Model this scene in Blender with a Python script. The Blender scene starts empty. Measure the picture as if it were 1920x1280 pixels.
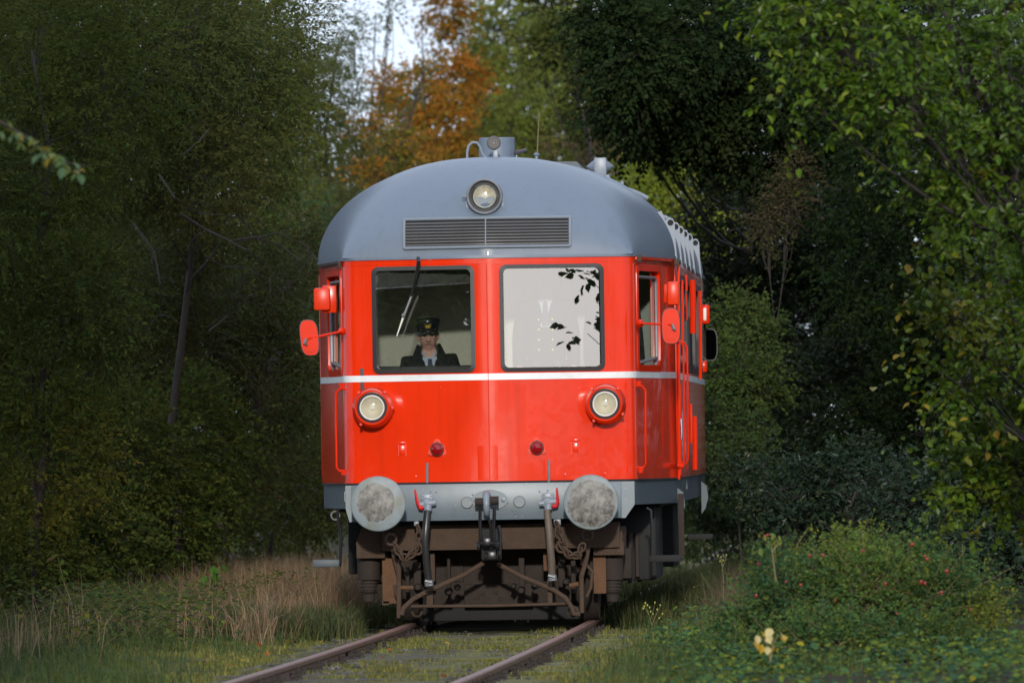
import bpy, bmesh, math, random
import numpy as np
from mathutils import Vector, Matrix

S = bpy.context.scene
COL = S.collection
PI = math.pi

# ------------------------------------------------------------------ camera
FPX = 21333.3                       # 400 mm lens on a 36 mm sensor, in 1920 px units
TH, PT, ROLL = math.atan(790/FPX), math.atan(191.5/FPX), math.radians(0.9)
CAM = Vector((3.695, -94.33, 1.486))
VV = Vector((-math.sin(TH)*math.cos(PT), math.cos(TH)*math.cos(PT), math.sin(PT)))
RR = Vector((math.cos(TH), math.sin(TH), 0.0))
UU = RR.cross(VV)
R2 = RR*math.cos(ROLL) - UU*math.sin(ROLL)
U2 = UU*math.cos(ROLL) + RR*math.sin(ROLL)
cd = bpy.data.cameras.new('camera')
cam = bpy.data.objects.new('camera', cd); COL.objects.link(cam)
cd.sensor_width = 36.0; cd.lens = 400.0
cd.clip_start = 1.0; cd.clip_end = 6000.0
cam.matrix_world = Matrix(((R2.x, U2.x, -VV.x, CAM.x), (R2.y, U2.y, -VV.y, CAM.y), (R2.z, U2.z, -VV.z, CAM.z), (0, 0, 0, 1)))
cd.dof.use_dof = True; cd.dof.focus_distance = 94.6; cd.dof.aperture_fstop = 6.3
S.camera = cam

# ------------------------------------------------------------------ light
SUN_EL, SUN_AZ = math.radians(12.5), math.radians(2.0)     # azimuth measured from -Y towards +X
sun_dir = Vector((math.sin(SUN_AZ)*math.cos(SUN_EL), -math.cos(SUN_AZ)*math.cos(SUN_EL), math.sin(SUN_EL)))
W = bpy.data.worlds.new('World'); S.world = W; W.use_nodes = True
nt = W.node_tree; nt.nodes.clear()
sky = nt.nodes.new('ShaderNodeTexSky'); sky.sky_type = 'NISHITA'; sky.sun_disc = False
sky.sun_elevation = SUN_EL; sky.sun_rotation = math.atan2(sun_dir.x, sun_dir.y)
sky.air_density = 0.45; sky.dust_density = 1.5; sky.ozone_density = 1.0
mixc = nt.nodes.new('ShaderNodeMix'); mixc.data_type = 'RGBA'; mixc.inputs[0].default_value = 0.72
mixc.inputs[7].default_value = (15.2, 17.2, 20.5, 1)            # thin even high cloud
nt.links.new(sky.outputs[0], mixc.inputs[6])
bg = nt.nodes.new('ShaderNodeBackground'); bg.inputs[1].default_value = 0.08
nt.links.new(mixc.outputs[2], bg.inputs[0])
wo = nt.nodes.new('ShaderNodeOutputWorld'); nt.links.new(bg.outputs[0], wo.inputs[0])
sl = bpy.data.lights.new('sun', 'SUN'); sl.energy = 3.1; sl.angle = math.radians(1.6); sl.color = (1.0, 0.945, 0.86)
sun = bpy.data.objects.new('sun', sl); COL.objects.link(sun)
sun.rotation_euler = sun_dir.to_track_quat('Z', 'Y').to_euler(); sun.location = (0, 0, 60)
S.view_settings.view_transform = 'Standard'; S.view_settings.look = 'None'
S.view_settings.exposure = 0.0; S.view_settings.gamma = 1.0; S.view_settings.use_curve_mapping = False
S.render.engine = 'CYCLES'
S.cycles.max_bounces = 8; S.cycles.diffuse_bounces = 3; S.cycles.glossy_bounces = 4
S.cycles.transparent_max_bounces = 12; S.cycles.transmission_bounces = 6
S.cycles.use_denoising = True; S.cycles.use_adaptive_sampling = True

# ------------------------------------------------------------------ measuring helpers
def _ray(px, py):
    return VV*FPX + R2*(px-960) - U2*(py-640)
def at(px, py, y):
    d = _ray(px, py); return CAM + d*((y-CAM.y)/d.y)
def atz(px, py, z):
    d = _ray(px, py); return CAM + d*((z-CAM.z)/d.z)
def P(px, py, y):
    p = at(px, py, y); return (p.x, p.y, p.z)

# ------------------------------------------------------------------ materials
MATS = {}
def chips(m, col, scale, thr):
    """small paint chips and insect marks, scattered through object space"""
    t = m.node_tree; n = t.nodes; b = n['Principled BSDF']; src = b.inputs['Base Color'].links[0].from_socket
    tc = n.new('ShaderNodeTexCoord'); v = n.new('ShaderNodeTexVoronoi'); v.inputs['Scale'].default_value = scale; t.links.new(tc.outputs['Object'], v.inputs['Vector'])
    nz = n.new('ShaderNodeTexNoise'); nz.inputs['Scale'].default_value = 2.2; t.links.new(tc.outputs['Object'], nz.inputs['Vector'])
    mu = n.new('ShaderNodeMath'); mu.operation = 'MULTIPLY'; mu.inputs[1].default_value = thr; t.links.new(nz.outputs[0], mu.inputs[0])
    lt = n.new('ShaderNodeMath'); lt.operation = 'LESS_THAN'; t.links.new(v.outputs['Distance'], lt.inputs[0]); t.links.new(mu.outputs[0], lt.inputs[1])
    mx = n.new('ShaderNodeMix'); mx.data_type = 'RGBA'; mx.inputs[7].default_value = tuple(col)+(1,); t.links.new(lt.outputs[0], mx.inputs[0]); t.links.new(src, mx.inputs[6]); t.links.new(mx.outputs[2], b.inputs['Base Color'])
def streaks(m, col, amt):
    """rain streaks running down the sheet metal"""
    t = m.node_tree; n = t.nodes; b = n['Principled BSDF']; src = b.inputs['Base Color'].links[0].from_socket
    tc = n.new('ShaderNodeTexCoord'); mp = n.new('ShaderNodeMapping'); mp.inputs['Scale'].default_value = (14, 14, .55); t.links.new(tc.outputs['Object'], mp.inputs[0])
    nz = n.new('ShaderNodeTexNoise'); nz.inputs['Scale'].default_value = 1.0; nz.inputs['Detail'].default_value = 7; nz.inputs['Roughness'].default_value = .7; t.links.new(mp.outputs[0], nz.inputs['Vector'])
    mr = n.new('ShaderNodeMapRange'); mr.inputs[1].default_value = .5; mr.inputs[2].default_value = .75; mr.inputs[4].default_value = amt; t.links.new(nz.outputs[0], mr.inputs[0])
    mx = n.new('ShaderNodeMix'); mx.data_type = 'RGBA'; mx.inputs[7].default_value = tuple(col)+(1,); t.links.new(mr.outputs[0], mx.inputs[0]); t.links.new(src, mx.inputs[6]); t.links.new(mx.outputs[2], b.inputs['Base Color'])
def mat(name, col, rough=0.5, metal=0.0, var=0.12, scale=6.0, bump=0.0, bscale=40.0, spec=0.5, coat=0.0, dirt=None, dirt_amt=0.0, dirt_scale=5.0, stretch=(1, 1, 1)):
    m = bpy.data.materials.new(name); m.use_nodes = True; MATS[name] = m
    t = m.node_tree; n = t.nodes; b = n['Principled BSDF']
    b.inputs['Roughness'].default_value = rough; b.inputs['Metallic'].default_value = metal
    b.inputs['Specular IOR Level'].default_value = spec
    b.inputs['Coat Weight'].default_value = coat; b.inputs['Coat Roughness'].default_value = 0.04
    tc = n.new('ShaderNodeTexCoord'); mp = n.new('ShaderNodeMapping'); mp.inputs['Scale'].default_value = stretch
    t.links.new(tc.outputs['Object'], mp.inputs[0])
    nz = n.new('ShaderNodeTexNoise'); nz.inputs['Scale'].default_value = scale; nz.inputs['Detail'].default_value = 6
    t.links.new(mp.outputs[0], nz.inputs['Vector'])
    mx = n.new('ShaderNodeMix'); mx.data_type = 'RGBA'
    mx.inputs[6].default_value = tuple(max(0, c*(1-var)) for c in col)+(1,)
    mx.inputs[7].default_value = tuple(min(1, c*(1+var)) for c in col)+(1,)
    t.links.new(nz.outputs[0], mx.inputs[0])
    out = mx.outputs[2]
    if dirt:
        nd = n.new('ShaderNodeTexNoise'); nd.inputs['Scale'].default_value = dirt_scale; nd.inputs['Detail'].default_value = 8; nd.inputs['Roughness'].default_value = 0.65
        t.links.new(mp.outputs[0], nd.inputs['Vector'])
        rp = n.new('ShaderNodeMapRange'); rp.inputs[1].default_value = 0.5; rp.inputs[2].default_value = 0.72
        rp.inputs[3].default_value = 0; rp.inputs[4].default_value = dirt_amt
        t.links.new(nd.outputs[0], rp.inputs[0])
        m2 = n.new('ShaderNodeMix'); m2.data_type = 'RGBA'; m2.inputs[7].default_value = tuple(dirt)+(1,)
        t.links.new(rp.outputs[0], m2.inputs[0]); t.links.new(out, m2.inputs[6]); out = m2.outputs[2]
    t.links.new(out, b.inputs['Base Color'])
    if bump > 0:
        nb = n.new('ShaderNodeTexNoise'); nb.inputs['Scale'].default_value = bscale; nb.inputs['Detail'].default_value = 4
        t.links.new(mp.outputs[0], nb.inputs['Vector'])
        bp = n.new('ShaderNodeBump'); bp.inputs['Strength'].default_value = bump; bp.inputs['Distance'].default_value = 0.02
        t.links.new(nb.outputs[0], bp.inputs['Height']); t.links.new(bp.outputs[0], b.inputs['Normal'])
        if coat > 0: t.links.new(bp.outputs[0], b.inputs['Coat Normal'])
    return m

RED = mat('red_paint', (0.66, 0.026, 0.0015), 0.24, var=0.08, scale=3, bump=0.12, bscale=4, spec=0.3, coat=0.35, dirt=(0.52, 0.022, 0.002), dirt_amt=0.5, dirt_scale=2.5, stretch=(1, 1, 0.5))
streaks(RED, (.34, .016, .004), .3); chips(RED, (.62, .22, .16), 9.0, .05)
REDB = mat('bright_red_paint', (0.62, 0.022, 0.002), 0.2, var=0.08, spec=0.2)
HANDR = mat('handle_red', (0.5, 0.01, 0.012), 0.35, var=0.1)
GREY = mat('roof_grey_paint', (0.126, 0.161, 0.214), 0.42, var=0.08, scale=2.5, bump=0.06, bscale=4, coat=0.1, dirt=(0.12, 0.15, 0.20), dirt_amt=0.3, dirt_scale=3)
streaks(GREY, (.10, .12, .15), .5); chips(GREY, (.26, .29, .33), 8.0, .045)
GREYL = mat('light_grey_paint', (0.18, 0.21, 0.25), 0.4, var=0.1, dirt=(0.12, 0.13, 0.14), dirt_amt=0.4, dirt_scale=12)
BEAM = mat('beam_grey_paint', (0.090, 0.121, 0.145), 0.40, var=0.15, scale=5, bump=0.05, bscale=9, dirt=(0.085, 0.10, 0.11), dirt_amt=0.7, dirt_scale=6); chips(BEAM, (.42, .46, .48), 22.0, .11)
SLATE = mat('slate_paint', (0.050, 0.070, 0.086), 0.55, var=0.12, dirt=(0.05, 0.055, 0.06), dirt_amt=0.5)
WHITE = mat('white_paint', (0.66, 0.69, 0.70), 0.35, var=0.05, dirt=(0.42, 0.38, 0.33), dirt_amt=0.4, dirt_scale=4)
RUBBER = mat('black_rubber', (0.02, 0.02, 0.021), 0.55, var=0.2)
HOSE = mat('hose_rubber', (0.022, 0.021, 0.022), 0.33, var=0.3)
HOSEB = mat('dusty_hose', (0.10, 0.075, 0.058), 0.6, var=0.3, scale=20)
RUST = mat('rust_brown', (0.056, 0.032, 0.019), 0.85, var=0.35, scale=14, bump=0.3, bscale=60, dirt=(0.05, 0.032, 0.024), dirt_amt=0.8, dirt_scale=7)
RUSTL = mat('light_rust', (0.10, 0.047, 0.020), 0.85, var=0.3, scale=16, bump=0.3, bscale=70, dirt=(0.08, 0.045, 0.03), dirt_amt=0.7, dirt_scale=9)
RUSTD = mat('dark_rust', (0.022, 0.014, 0.010), 0.85, var=0.4, scale=14, bump=0.2, bscale=60)
IRON = mat('oily_black_iron', (0.028, 0.027, 0.029), 0.32, 0.5, var=0.4, scale=20)
STEEL = mat('grey_steel', (0.19, 0.195, 0.21), 0.5, 0.35, var=0.25, scale=18)
BLACKM = mat('underframe_black', (0.006, 0.006, 0.006), 0.8, var=0.3)
BEIGE = mat('beige_panel', (0.62, 0.61, 0.50), 0.75, var=0.08, scale=4, bump=0.1, bscale=90, stretch=(9, 9, 0.5))
CREAM = mat('cream_paint', (0.66, 0.65, 0.58), 0.5, var=0.05)
DOORG = mat('door_grey_green', (0.30, 0.32, 0.28), 0.5, var=0.08)
BROWNP = mat('brown_edge', (0.12, 0.05, 0.035), 0.5)
BLIND = mat('roller_blind', (0.085, 0.085, 0.078), 0.85, var=0.25, scale=10, bump=0.5, bscale=14)
DASH = mat('dashboard', (0.05, 0.05, 0.052), 0.6, var=0.2)
REFL = mat('reflector', (0.70, 0.64, 0.53), 0.32, 0.55, var=0.12, scale=8)
RING = mat('lamp_ring', (0.66, 0.66, 0.62), 0.4, 0.2)
LAMPD = mat('lamp_dark', (0.07, 0.068, 0.07), 0.45, var=0.2)
SKIN = mat('skin', (0.70, 0.40, 0.31), 0.5, var=0.12, scale=30)
LIP = mat('lips', (0.26, 0.10, 0.085), 0.5)
EYEW = mat('eye', (0.30, 0.22, 0.19), 0.4)
EYED = mat('eye_dark', (0.02, 0.015, 0.014), 0.3)
HAIR = mat('grey_hair', (0.26, 0.22, 0.19), 0.7, var=0.3, scale=60)
COAT = mat('black_coat', (0.013, 0.013, 0.015), 0.8, var=0.3, scale=20, bump=0.5, bscale=22)
NAVY = mat('navy_cap', (0.006, 0.007, 0.016), 0.5, var=0.3)
SHIRT = mat('pale_shirt', (0.5, 0.58, 0.70), 0.7)
TIE = mat('navy_tie', (0.015, 0.025, 0.075), 0.6)
GOLD = mat('gold_badge', (0.7, 0.48, 0.09), 0.3, 0.7, var=0.2)
WIRE = mat('spectacle_wire', (0.25, 0.18, 0.12), 0.3, 0.8)
RAILM = mat('rail_steel', (0.17, 0.090, 0.066), 0.5, 0.25, var=0.3, scale=18, bump=0.25, bscale=50, dirt=(0.20, 0.15, 0.13), dirt_amt=0.6, dirt_scale=5)
WOOD = mat('mossy_sleeper', (0.052, 0.048, 0.036), 0.85, var=0.35, scale=9, bump=0.6, bscale=20, dirt=(0.13, 0.135, 0.022), dirt_amt=1.0, dirt_scale=1.9, stretch=(0.8, 3, 3))
BARK = mat('bark', (0.030, 0.024, 0.019), 0.9, var=0.4, scale=12, bump=0.6, bscale=25, stretch=(1, 1, 0.3))
BARKL = mat('pale_bark', (0.075, 0.062, 0.048), 0.9, var=0.4, scale=12, bump=0.5, bscale=25, stretch=(1, 1, 0.3))
STEM = mat('stem', (0.16, 0.13, 0.06), 0.8, var=0.3)
HIP = mat('rose_hip_red', (0.22, 0.016, 0.012), 0.3, var=0.25, scale=30)
CHROME = mat('chrome', (0.7, 0.72, 0.75), 0.15, 1.0)
TEXTW = mat('lettering_white', (0.45, 0.45, 0.43), 0.6)
ORANGEL = mat('orange_lens', (0.64, 0.035, 0.008), 0.32, var=0.05, spec=0.25)
MIRG = mat('mirror_glass', (0.05, 0.055, 0.055), 0.03, 1.0, var=0.0)

def glass(name, ior, rough=0.0, tint=(0.93, 0.95, 0.94)):
    m = bpy.data.materials.new(name); m.use_nodes = True; MATS[name] = m
    t = m.node_tree; n = t.nodes; n.clear()
    fr = n.new('ShaderNodeFresnel'); fr.inputs[0].default_value = ior
    tr = n.new('ShaderNodeBsdfTransparent'); tr.inputs[0].default_value = tint+(1,)
    gl = n.new('ShaderNodeBsdfGlossy'); gl.inputs['Roughness'].default_value = rough
    mx = n.new('ShaderNodeMixShader'); o = n.new('ShaderNodeOutputMaterial')
    ge = n.new('ShaderNodeNewGeometry'); om = n.new('ShaderNodeMath'); om.operation = 'SUBTRACT'; om.inputs[0].default_value = 1.0; t.links.new(ge.outputs['Backfacing'], om.inputs[1])
    mu = n.new('ShaderNodeMath'); mu.operation = 'MULTIPLY'; t.links.new(fr.outputs[0], mu.inputs[0]); t.links.new(om.outputs[0], mu.inputs[1])   # one coated outer face per pane
    t.links.new(mu.outputs[0], mx.inputs[0]); t.links.new(tr.outputs[0], mx.inputs[1]); t.links.new(gl.outputs[0], mx.inputs[2])
    t.links.new(mx.outputs[0], o.inputs[0]); return m
PANE = glass('coated_window_glass', 4.5)
LENS = glass('lamp_glass', 1.5, 0.02)
m = mat('red_lamp_glass', (0.30, 0.004, 0.008), 0.05, var=0.0, coat=0.6); REDLAMP = m
m.node_tree.nodes['Principled BSDF'].inputs['Transmission Weight'].default_value = 0.35

def leafmat(name, rough=0.5, trans=0.3, spec=0.35):
    m = bpy.data.materials.new(name); m.use_nodes = True; MATS[name] = m
    t = m.node_tree; n = t.nodes; b = n['Principled BSDF']
    a = n.new('ShaderNodeAttribute'); a.attribute_name = 'tint'
    b.inputs['Roughness'].default_value = rough; b.inputs['Specular IOR Level'].default_value = spec
    t.links.new(a.outputs['Color'], b.inputs['Base Color'])
    tr = n.new('ShaderNodeBsdfTranslucent')
    hs = n.new('ShaderNodeHueSaturation'); hs.inputs['Hue'].default_value = 0.485; hs.inputs['Value'].default_value = 1.2
    t.links.new(a.outputs['Color'], hs.inputs['Color']); t.links.new(hs.outputs[0], tr.inputs[0])
    mx = n.new('ShaderNodeMixShader'); mx.inputs[0].default_value = trans
    t.links.new(b.outputs[0], mx.inputs[1]); t.links.new(tr.outputs[0], mx.inputs[2])
    t.links.new(mx.outputs[0], n['Material Output'].inputs[0]); return m
LEAF = leafmat('leaf', 0.6, 0.35, 0.06); GLOSSY = leafmat('glossy_leaf', 0.38, 0.25, 0.22); GRASSM = leafmat('grass_blade', 0.6, 0.3, 0.2)

# ------------------------------------------------------------------ mesh building
class MB:
    def __init__(s): s.v = []; s.f = []; s.sm = []
    def add(s, vs, fs, smooth=False):
        o = len(s.v); s.v += [tuple(v) for v in vs]; s.f += [tuple(i+o for i in f) for f in fs]; s.sm += [smooth]*len(fs); return s
    def box(s, a, b, bev=0.0):
        (x0, y0, z0), (x1, y1, z1) = [min(p, q) for p, q in zip(a, b)], [max(p, q) for p, q in zip(a, b)]
        if bev <= 0:
            return s.add([(x0, y0, z0), (x1, y0, z0), (x1, y1, z0), (x0, y1, z0), (x0, y0, z1), (x1, y0, z1), (x1, y1, z1), (x0, y1, z1)],
                         [(0, 3, 2, 1), (4, 5, 6, 7), (0, 1, 5, 4), (1, 2, 6, 5), (2, 3, 7, 6), (3, 0, 4, 7)])
        b_ = min(bev, (x1-x0)*.45, (y1-y0)*.45, (z1-z0)*.45)
        bm = bmesh.new(); bmesh.ops.create_cube(bm, size=1)
        for v in bm.verts: v.co = Vector((x0 if v.co.x < 0 else x1, y0 if v.co.y < 0 else y1, z0 if v.co.z < 0 else z1))
        bmesh.ops.bevel(bm, geom=bm.edges[:], offset=b_, segments=2, affect='EDGES', profile=0.5)
        s.bm(bm); return s
    def bm(s, bm, smooth=False):
        bm.verts.index_update(); s.add([v.co.copy() for v in bm.verts], [[v.index for v in f.verts] for f in bm.faces], smooth); bm.free()
    def tube(s, pts, r, n=8, cap=True):
        pts = [Vector(p) for p in pts]; k = len(pts)
        rs = list(r) if hasattr(r, '__len__') else [r]*k
        vs = []; prev = None
        for i, p in enumerate(pts):
            t = (pts[min(i+1, k-1)] - pts[max(i-1, 0)]);
            t = t.normalized() if t.length > 1e-9 else Vector((0, 0, 1))
            if prev is None:
                a = Vector((1, 0, 0)) if abs(t.x) < 0.8 else Vector((0, 0, 1)); a = (a - t*a.dot(t)).normalized()
            else: a = (prev - t*prev.dot(t)).normalized()
            prev = a; b = t.cross(a)
            vs += [p + (a*math.cos(q*2*PI/n) + b*math.sin(q*2*PI/n))*rs[i] for q in range(n)]
        fs = [(i*n+q, i*n+(q+1) % n, (i+1)*n+(q+1) % n, (i+1)*n+q) for i in range(k-1) for q in range(n)]
        s.add(vs, fs, True)
        if cap: s.add(vs[:n], [tuple(reversed(range(n)))]); s.add(vs[-n:], [tuple(range(n))])
        return s
    def lathe(s, prof, c, axis=(0, -1, 0), n=32):
        """prof: (radius, distance along axis) list"""
        ax = Vector(axis).normalized(); c = Vector(c)
        a = Vector((1, 0, 0)) if abs(ax.x) < 0.8 else Vector((0, 0, 1)); a = (a - ax*a.dot(ax)).normalized(); b = ax.cross(a)
        vs = []
        for (r, h) in prof:
            vs += [c + ax*h + (a*math.cos(q*2*PI/n)+b*math.sin(q*2*PI/n))*max(r, 1e-4) for q in range(n)]
        fs = [(i*n+q, i*n+(q+1) % n, (i+1)*n+(q+1) % n, (i+1)*n+q) for i in range(len(prof)-1) for q in range(n)]
        return s.add(vs, fs, True)
    def prism(s, poly, f0, f1):
        """poly: 2-D points, f0/f1 map a 2-D point to the two end faces"""
        n = len(poly); vs = [f0(*p) for p in poly]+[f1(*p) for p in poly]
        s.add(vs, [tuple(range(n)), tuple(range(2*n-1, n-1, -1))] + [(i, n+i, n+(i+1) % n, (i+1) % n) for i in range(n)]); return s
    def ring(s, c, R, r, axis=(0, 1, 0), n=20, k=8, sc=(1, 1)):
        ax = Vector(axis).normalized(); a = Vector((1, 0, 0)) if abs(ax.x) < 0.8 else Vector((0, 0, 1)); a = (a-ax*a.dot(ax)).normalized(); b = ax.cross(a)
        vs = []
        for i in range(n):
            t = 2*PI*i/n; d = a*math.cos(t)*sc[0]+b*math.sin(t)*sc[1]; dn = d.normalized()
            for j in range(k):
                q = 2*PI*j/k; vs.append(Vector(c)+d*R+dn*r*math.cos(q)+ax*r*math.sin(q))
        s.add(vs, [(i*k+j, ((i+1) % n)*k+j, ((i+1) % n)*k+(j+1) % k, i*k+(j+1) % k) for i in range(n) for j in range(k)], True); return s
    def build(s, name, m, parent=None, loc=None, angle=40):
        me = bpy.data.meshes.new(name)
        vs = s.v
        if loc is not None: vs = [(v[0]-loc[0], v[1]-loc[1], v[2]-loc[2]) for v in vs]
        me.from_pydata(vs, [], s.f); me.validate()
        bm = bmesh.new(); bm.from_mesh(me); bmesh.ops.remove_doubles(bm, verts=bm.verts, dist=1e-5); bmesh.ops.recalc_face_normals(bm, faces=bm.faces); bm.to_mesh(me); bm.free()
        me.materials.append(m)
        me.polygons.foreach_set('use_smooth', [True]*len(me.polygons)); me.set_sharp_from_angle(angle=math.radians(angle))
        o = bpy.data.objects.new(name, me); COL.objects.link(o)
        if loc is not None: o.location = loc
        if parent is not None: o.parent = parent
        return o

def tag(o, label=None, cat=None, group=None, kind=None):
    for k, v in (('label', label), ('category', cat), ('group', group), ('kind', kind)):
        if v: o[k] = v
    return o
def empty(name, loc=(0, 0, 0)):
    o = bpy.data.objects.new(name, None); COL.objects.link(o); o.location = loc; o.empty_display_size = 0.2; return o
def box(name, a, b, m, parent, bev=0.0): return MB().box(a, b, bev).build(name, m, parent)
def tube(name, pts, r, m, parent, n=8): return MB().tube(pts, r, n).build(name, m, parent)
def rrect(x0, x1, z0, z1, r, n=5):
    out = []
    for (cx, cz, a0) in ((x1-r, z0+r, -90), (x1-r, z1-r, 0), (x0+r, z1-r, 90), (x0+r, z0+r, 180)):
        for i in range(n+1):
            a = math.radians(a0+90*i/n); out.append((cx+r*math.cos(a), cz+r*math.sin(a)))
    return out
def bez(p0, p1, p2, n=8):
    p0, p1, p2 = Vector(p0), Vector(p1), Vector(p2)
    return [p0*(1-t)**2+p1*2*t*(1-t)+p2*t*t for t in [i/n for i in range(n+1)]]
# ------------------------------------------------------------------ the railcar
TV = math.tan(math.radians(11.0)); LEN = 16.4; HW0, HW1, FD = 1.205, 1.505, 2.1
ZR, ZS0, ZS1, ZB = 3.04, 2.018, 2.071, 1.178          # red top, stripe, red bottom
YD, RH = 1.3, 0.85
KY = HW0*TV+.02
def half_outline():
    K = Vector((HW0, KY)); d1 = Vector((1, TV)).normalized(); d2 = (Vector((HW1, FD))-K).normalized()
    pts = [Vector((0, 0))] + [Vector((x, x*TV)) for x in (.35, .7)]
    p0, p2 = K-d1*0.11, K+d2*0.13
    pts += [p0*(1-t)**2+K*2*t*(1-t)+p2*t*t for t in [i/8 for i in range(9)]]
    pts += [Vector((HW1, FD))]
    return pts
def outline(off=0.0):
    h = half_outline()
    right = h + [Vector((HW1, LEN*0.5))] + [Vector((p.x, LEN-p.y)) for p in reversed(h)]
    pts = right + [Vector((-p.x, p.y)) for p in reversed(right[1:-1])]
    n = len(pts); out = []
    for i, p in enumerate(pts):
        t1 = (p-pts[i-1]).normalized(); t2 = (pts[(i+1) % n]-p).normalized()
        n1, n2 = Vector((t1.y, -t1.x)), Vector((t2.y, -t2.x))
        m_ = (n1+n2).normalized(); out.append(p + m_*(off/max(.3, m_.dot(n1))))
    return out
def band(z0, z1, o_out, o_in):
    A, B = outline(o_out), outline(o_in); n = len(A); mb = MB()
    vs = [(p.x, p.y, z0) for p in A]+[(p.x, p.y, z1) for p in A]+[(p.x, p.y, z0) for p in B]+[(p.x, p.y, z1) for p in B]
    fs = []
    for i in range(n):
        j = (i+1) % n
        fs += [(i, j, n+j, n+i), (2*n+j, 2*n+i, 3*n+i, 3*n+j), (n+i, n+j, 3*n+j, 3*n+i), (j, i, 2*n+i, 2*n+j)]
    return mb.add(vs, fs)
def cutters(grow=0.0):
    mb = MB(); g = grow
    for s in (-1, 1):
        x0, x1 = sorted((s*.115, s*.955))
        mb.prism(rrect(x0-g, x1+g, 2.095-g, 2.96+g, .05), lambda a, b: (a, -.3, b), lambda a, b: (a, .5, b))
        mb.prism(rrect(.42-g, 1.42+g, 2.095-g, 2.94+g, .07), lambda a, b, s=s: (s*.9, a, b), lambda a, b, s=s: (s*1.9, a, b))
        for k in range(6):
            y = 3.55+k*1.65
            mb.prism(rrect(y-g, y+1.2+g, 2.12-g, 2.9+g, .07), lambda a, b, s=s: (s*1.3, a, b), lambda a, b, s=s: (s*1.9, a, b))
    return mb
def cut(o, cmb):
    c = cmb.build('cutter', RED); md = o.modifiers.new('b', 'BOOLEAN'); md.operation = 'DIFFERENCE'; md.object = c; md.solver = 'EXACT'
    dg = bpy.context.evaluated_depsgraph_get(); me = bpy.data.meshes.new_from_object(o.evaluated_get(dg))
    o.modifiers.clear(); old = o.data; o.data = me; me.name = old.name; bpy.data.meshes.remove(old)
    me.polygons.foreach_set('use_smooth', [True]*len(me.polygons)); me.set_sharp_from_angle(angle=math.radians(28))
    cm = c.data; bpy.data.objects.remove(c); bpy.data.meshes.remove(cm)

car = tag(empty('railcar'), 'red diesel railcar with grey domed roof standing on the mossy track', 'railcar')
o = band(ZB, ZR, 0, -.05).build('body', RED, car); cut(o, cutters()); BODY = o
o = band(1.22, 3.02, -.056, -.075).build('cab_lining', BEIGE, car); cut(o, cutters(.012))
band(ZS0, ZS1, .004, -.02).build('waist_stripe', WHITE, car)
band(ZR-.012, ZR+.012, .016, -.03).build('rain_gutter', GREY, car)
band(ZR-.055, ZR-.047, .004, -.02).build('seam_strip', RED, car)
band(.965, ZB-.012, -.012, -.06).build('skirt', SLATE, car)
band(ZB-.013, ZB, .006, -.04).build('skirt_joint', BLACKM, car)
box('floor_frame', (-1.36, 2.1, .93), (1.36, LEN-2.1, 1.2), BLACKM, car); box('cab_frame', (-1.1, .4, .95), (1.1, 2.09, 1.19), BLACKM, car)
for (nm, y0, y1, z0, hw) in (('engine_tray', 4.9, 7.4, .28, 1.25), ('fuel_tank', 7.7, 9.4, .36, 1.2), ('battery_box', 9.7, 11.4, .34, 1.3)): box(nm, (-hw, y0, z0), (hw, y1, .92), BLACKM, car, .03)  # underfloor equipment boxes, added to black out the space below the body
box('void_fill_box', (1.02, 1.7, .32), (1.33, 3.3, .94), BLACKM, car, .02); box('void_fill_box', (-1.3, 2.2, .4), (-1.02, 3.3, .94), BLACKM, car, .02)  # black boxes added to darken the void behind the steps

# roof -------------------------------------------------------------
def gx(f): return math.sqrt(max(0.0, 1-abs(f)**2.3))
def rW(y):
    y = min(y, LEN-y); return HW0+.006+(HW1-HW0)*min(1.0, max(0.0, (y-KY)/(FD-KY)))
def roof_y(x, z):
    q = min(1.0, max(0.0, (z-ZR)/(RH*max(.05, gx(x/1.25))))); a = math.asin(q)
    return abs(x)*TV*math.cos(a)+YD*(1-math.cos(a))
def roof_z(x, y):
    if y >= YD: return ZR+RH*gx(x/rW(y))
    lo, hi = ZR, ZR+RH
    for _ in range(40):
        m_ = (lo+hi)/2
        if roof_y(x, m_) < y: lo = m_
        else: hi = m_
    return lo
mb = MB(); NU, rows = 56, []
av = [i/14*PI/2 for i in range(15)]
def rrow(a, back):
    r = []
    for i in range(NU+1):
        f = math.sin((i/NU*2-1)*PI/2); y = .1
        for _ in range(6):
            x = rW(y)*f; y = abs(x)*TV*math.cos(a)+YD*(1-math.cos(a))
        r.append((x, LEN-y if back else y, ZR+.008+RH*gx(f)*math.sin(a)))
    return r
rows = [rrow(a, False) for a in av]
for y in (2.1, 5, 8.2, 11, LEN-2.1): rows.append([(rW(y)*math.sin((i/NU*2-1)*PI/2), y, ZR+.008+RH*gx(math.sin((i/NU*2-1)*PI/2))) for i in range(NU+1)])
rows += [rrow(a, True) for a in reversed(av)]
vs = [p for r in rows for p in r]; k = NU+1
mb.add(vs, [(j*k+i, j*k+i+1, (j+1)*k+i+1, (j+1)*k+i) for j in range(len(rows)-1) for i in range(NU)], True)
ROOF = mb.build('roof', GREY, car, angle=60)
tube('roof_seam', [(0, roof_y(0, ZR+.02)-.004, ZR+.02)]+[(0, roof_y(0, z)-.002, z) for z in (3.07, 3.1, 3.12)], .005, GREYL, car, 6)

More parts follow.
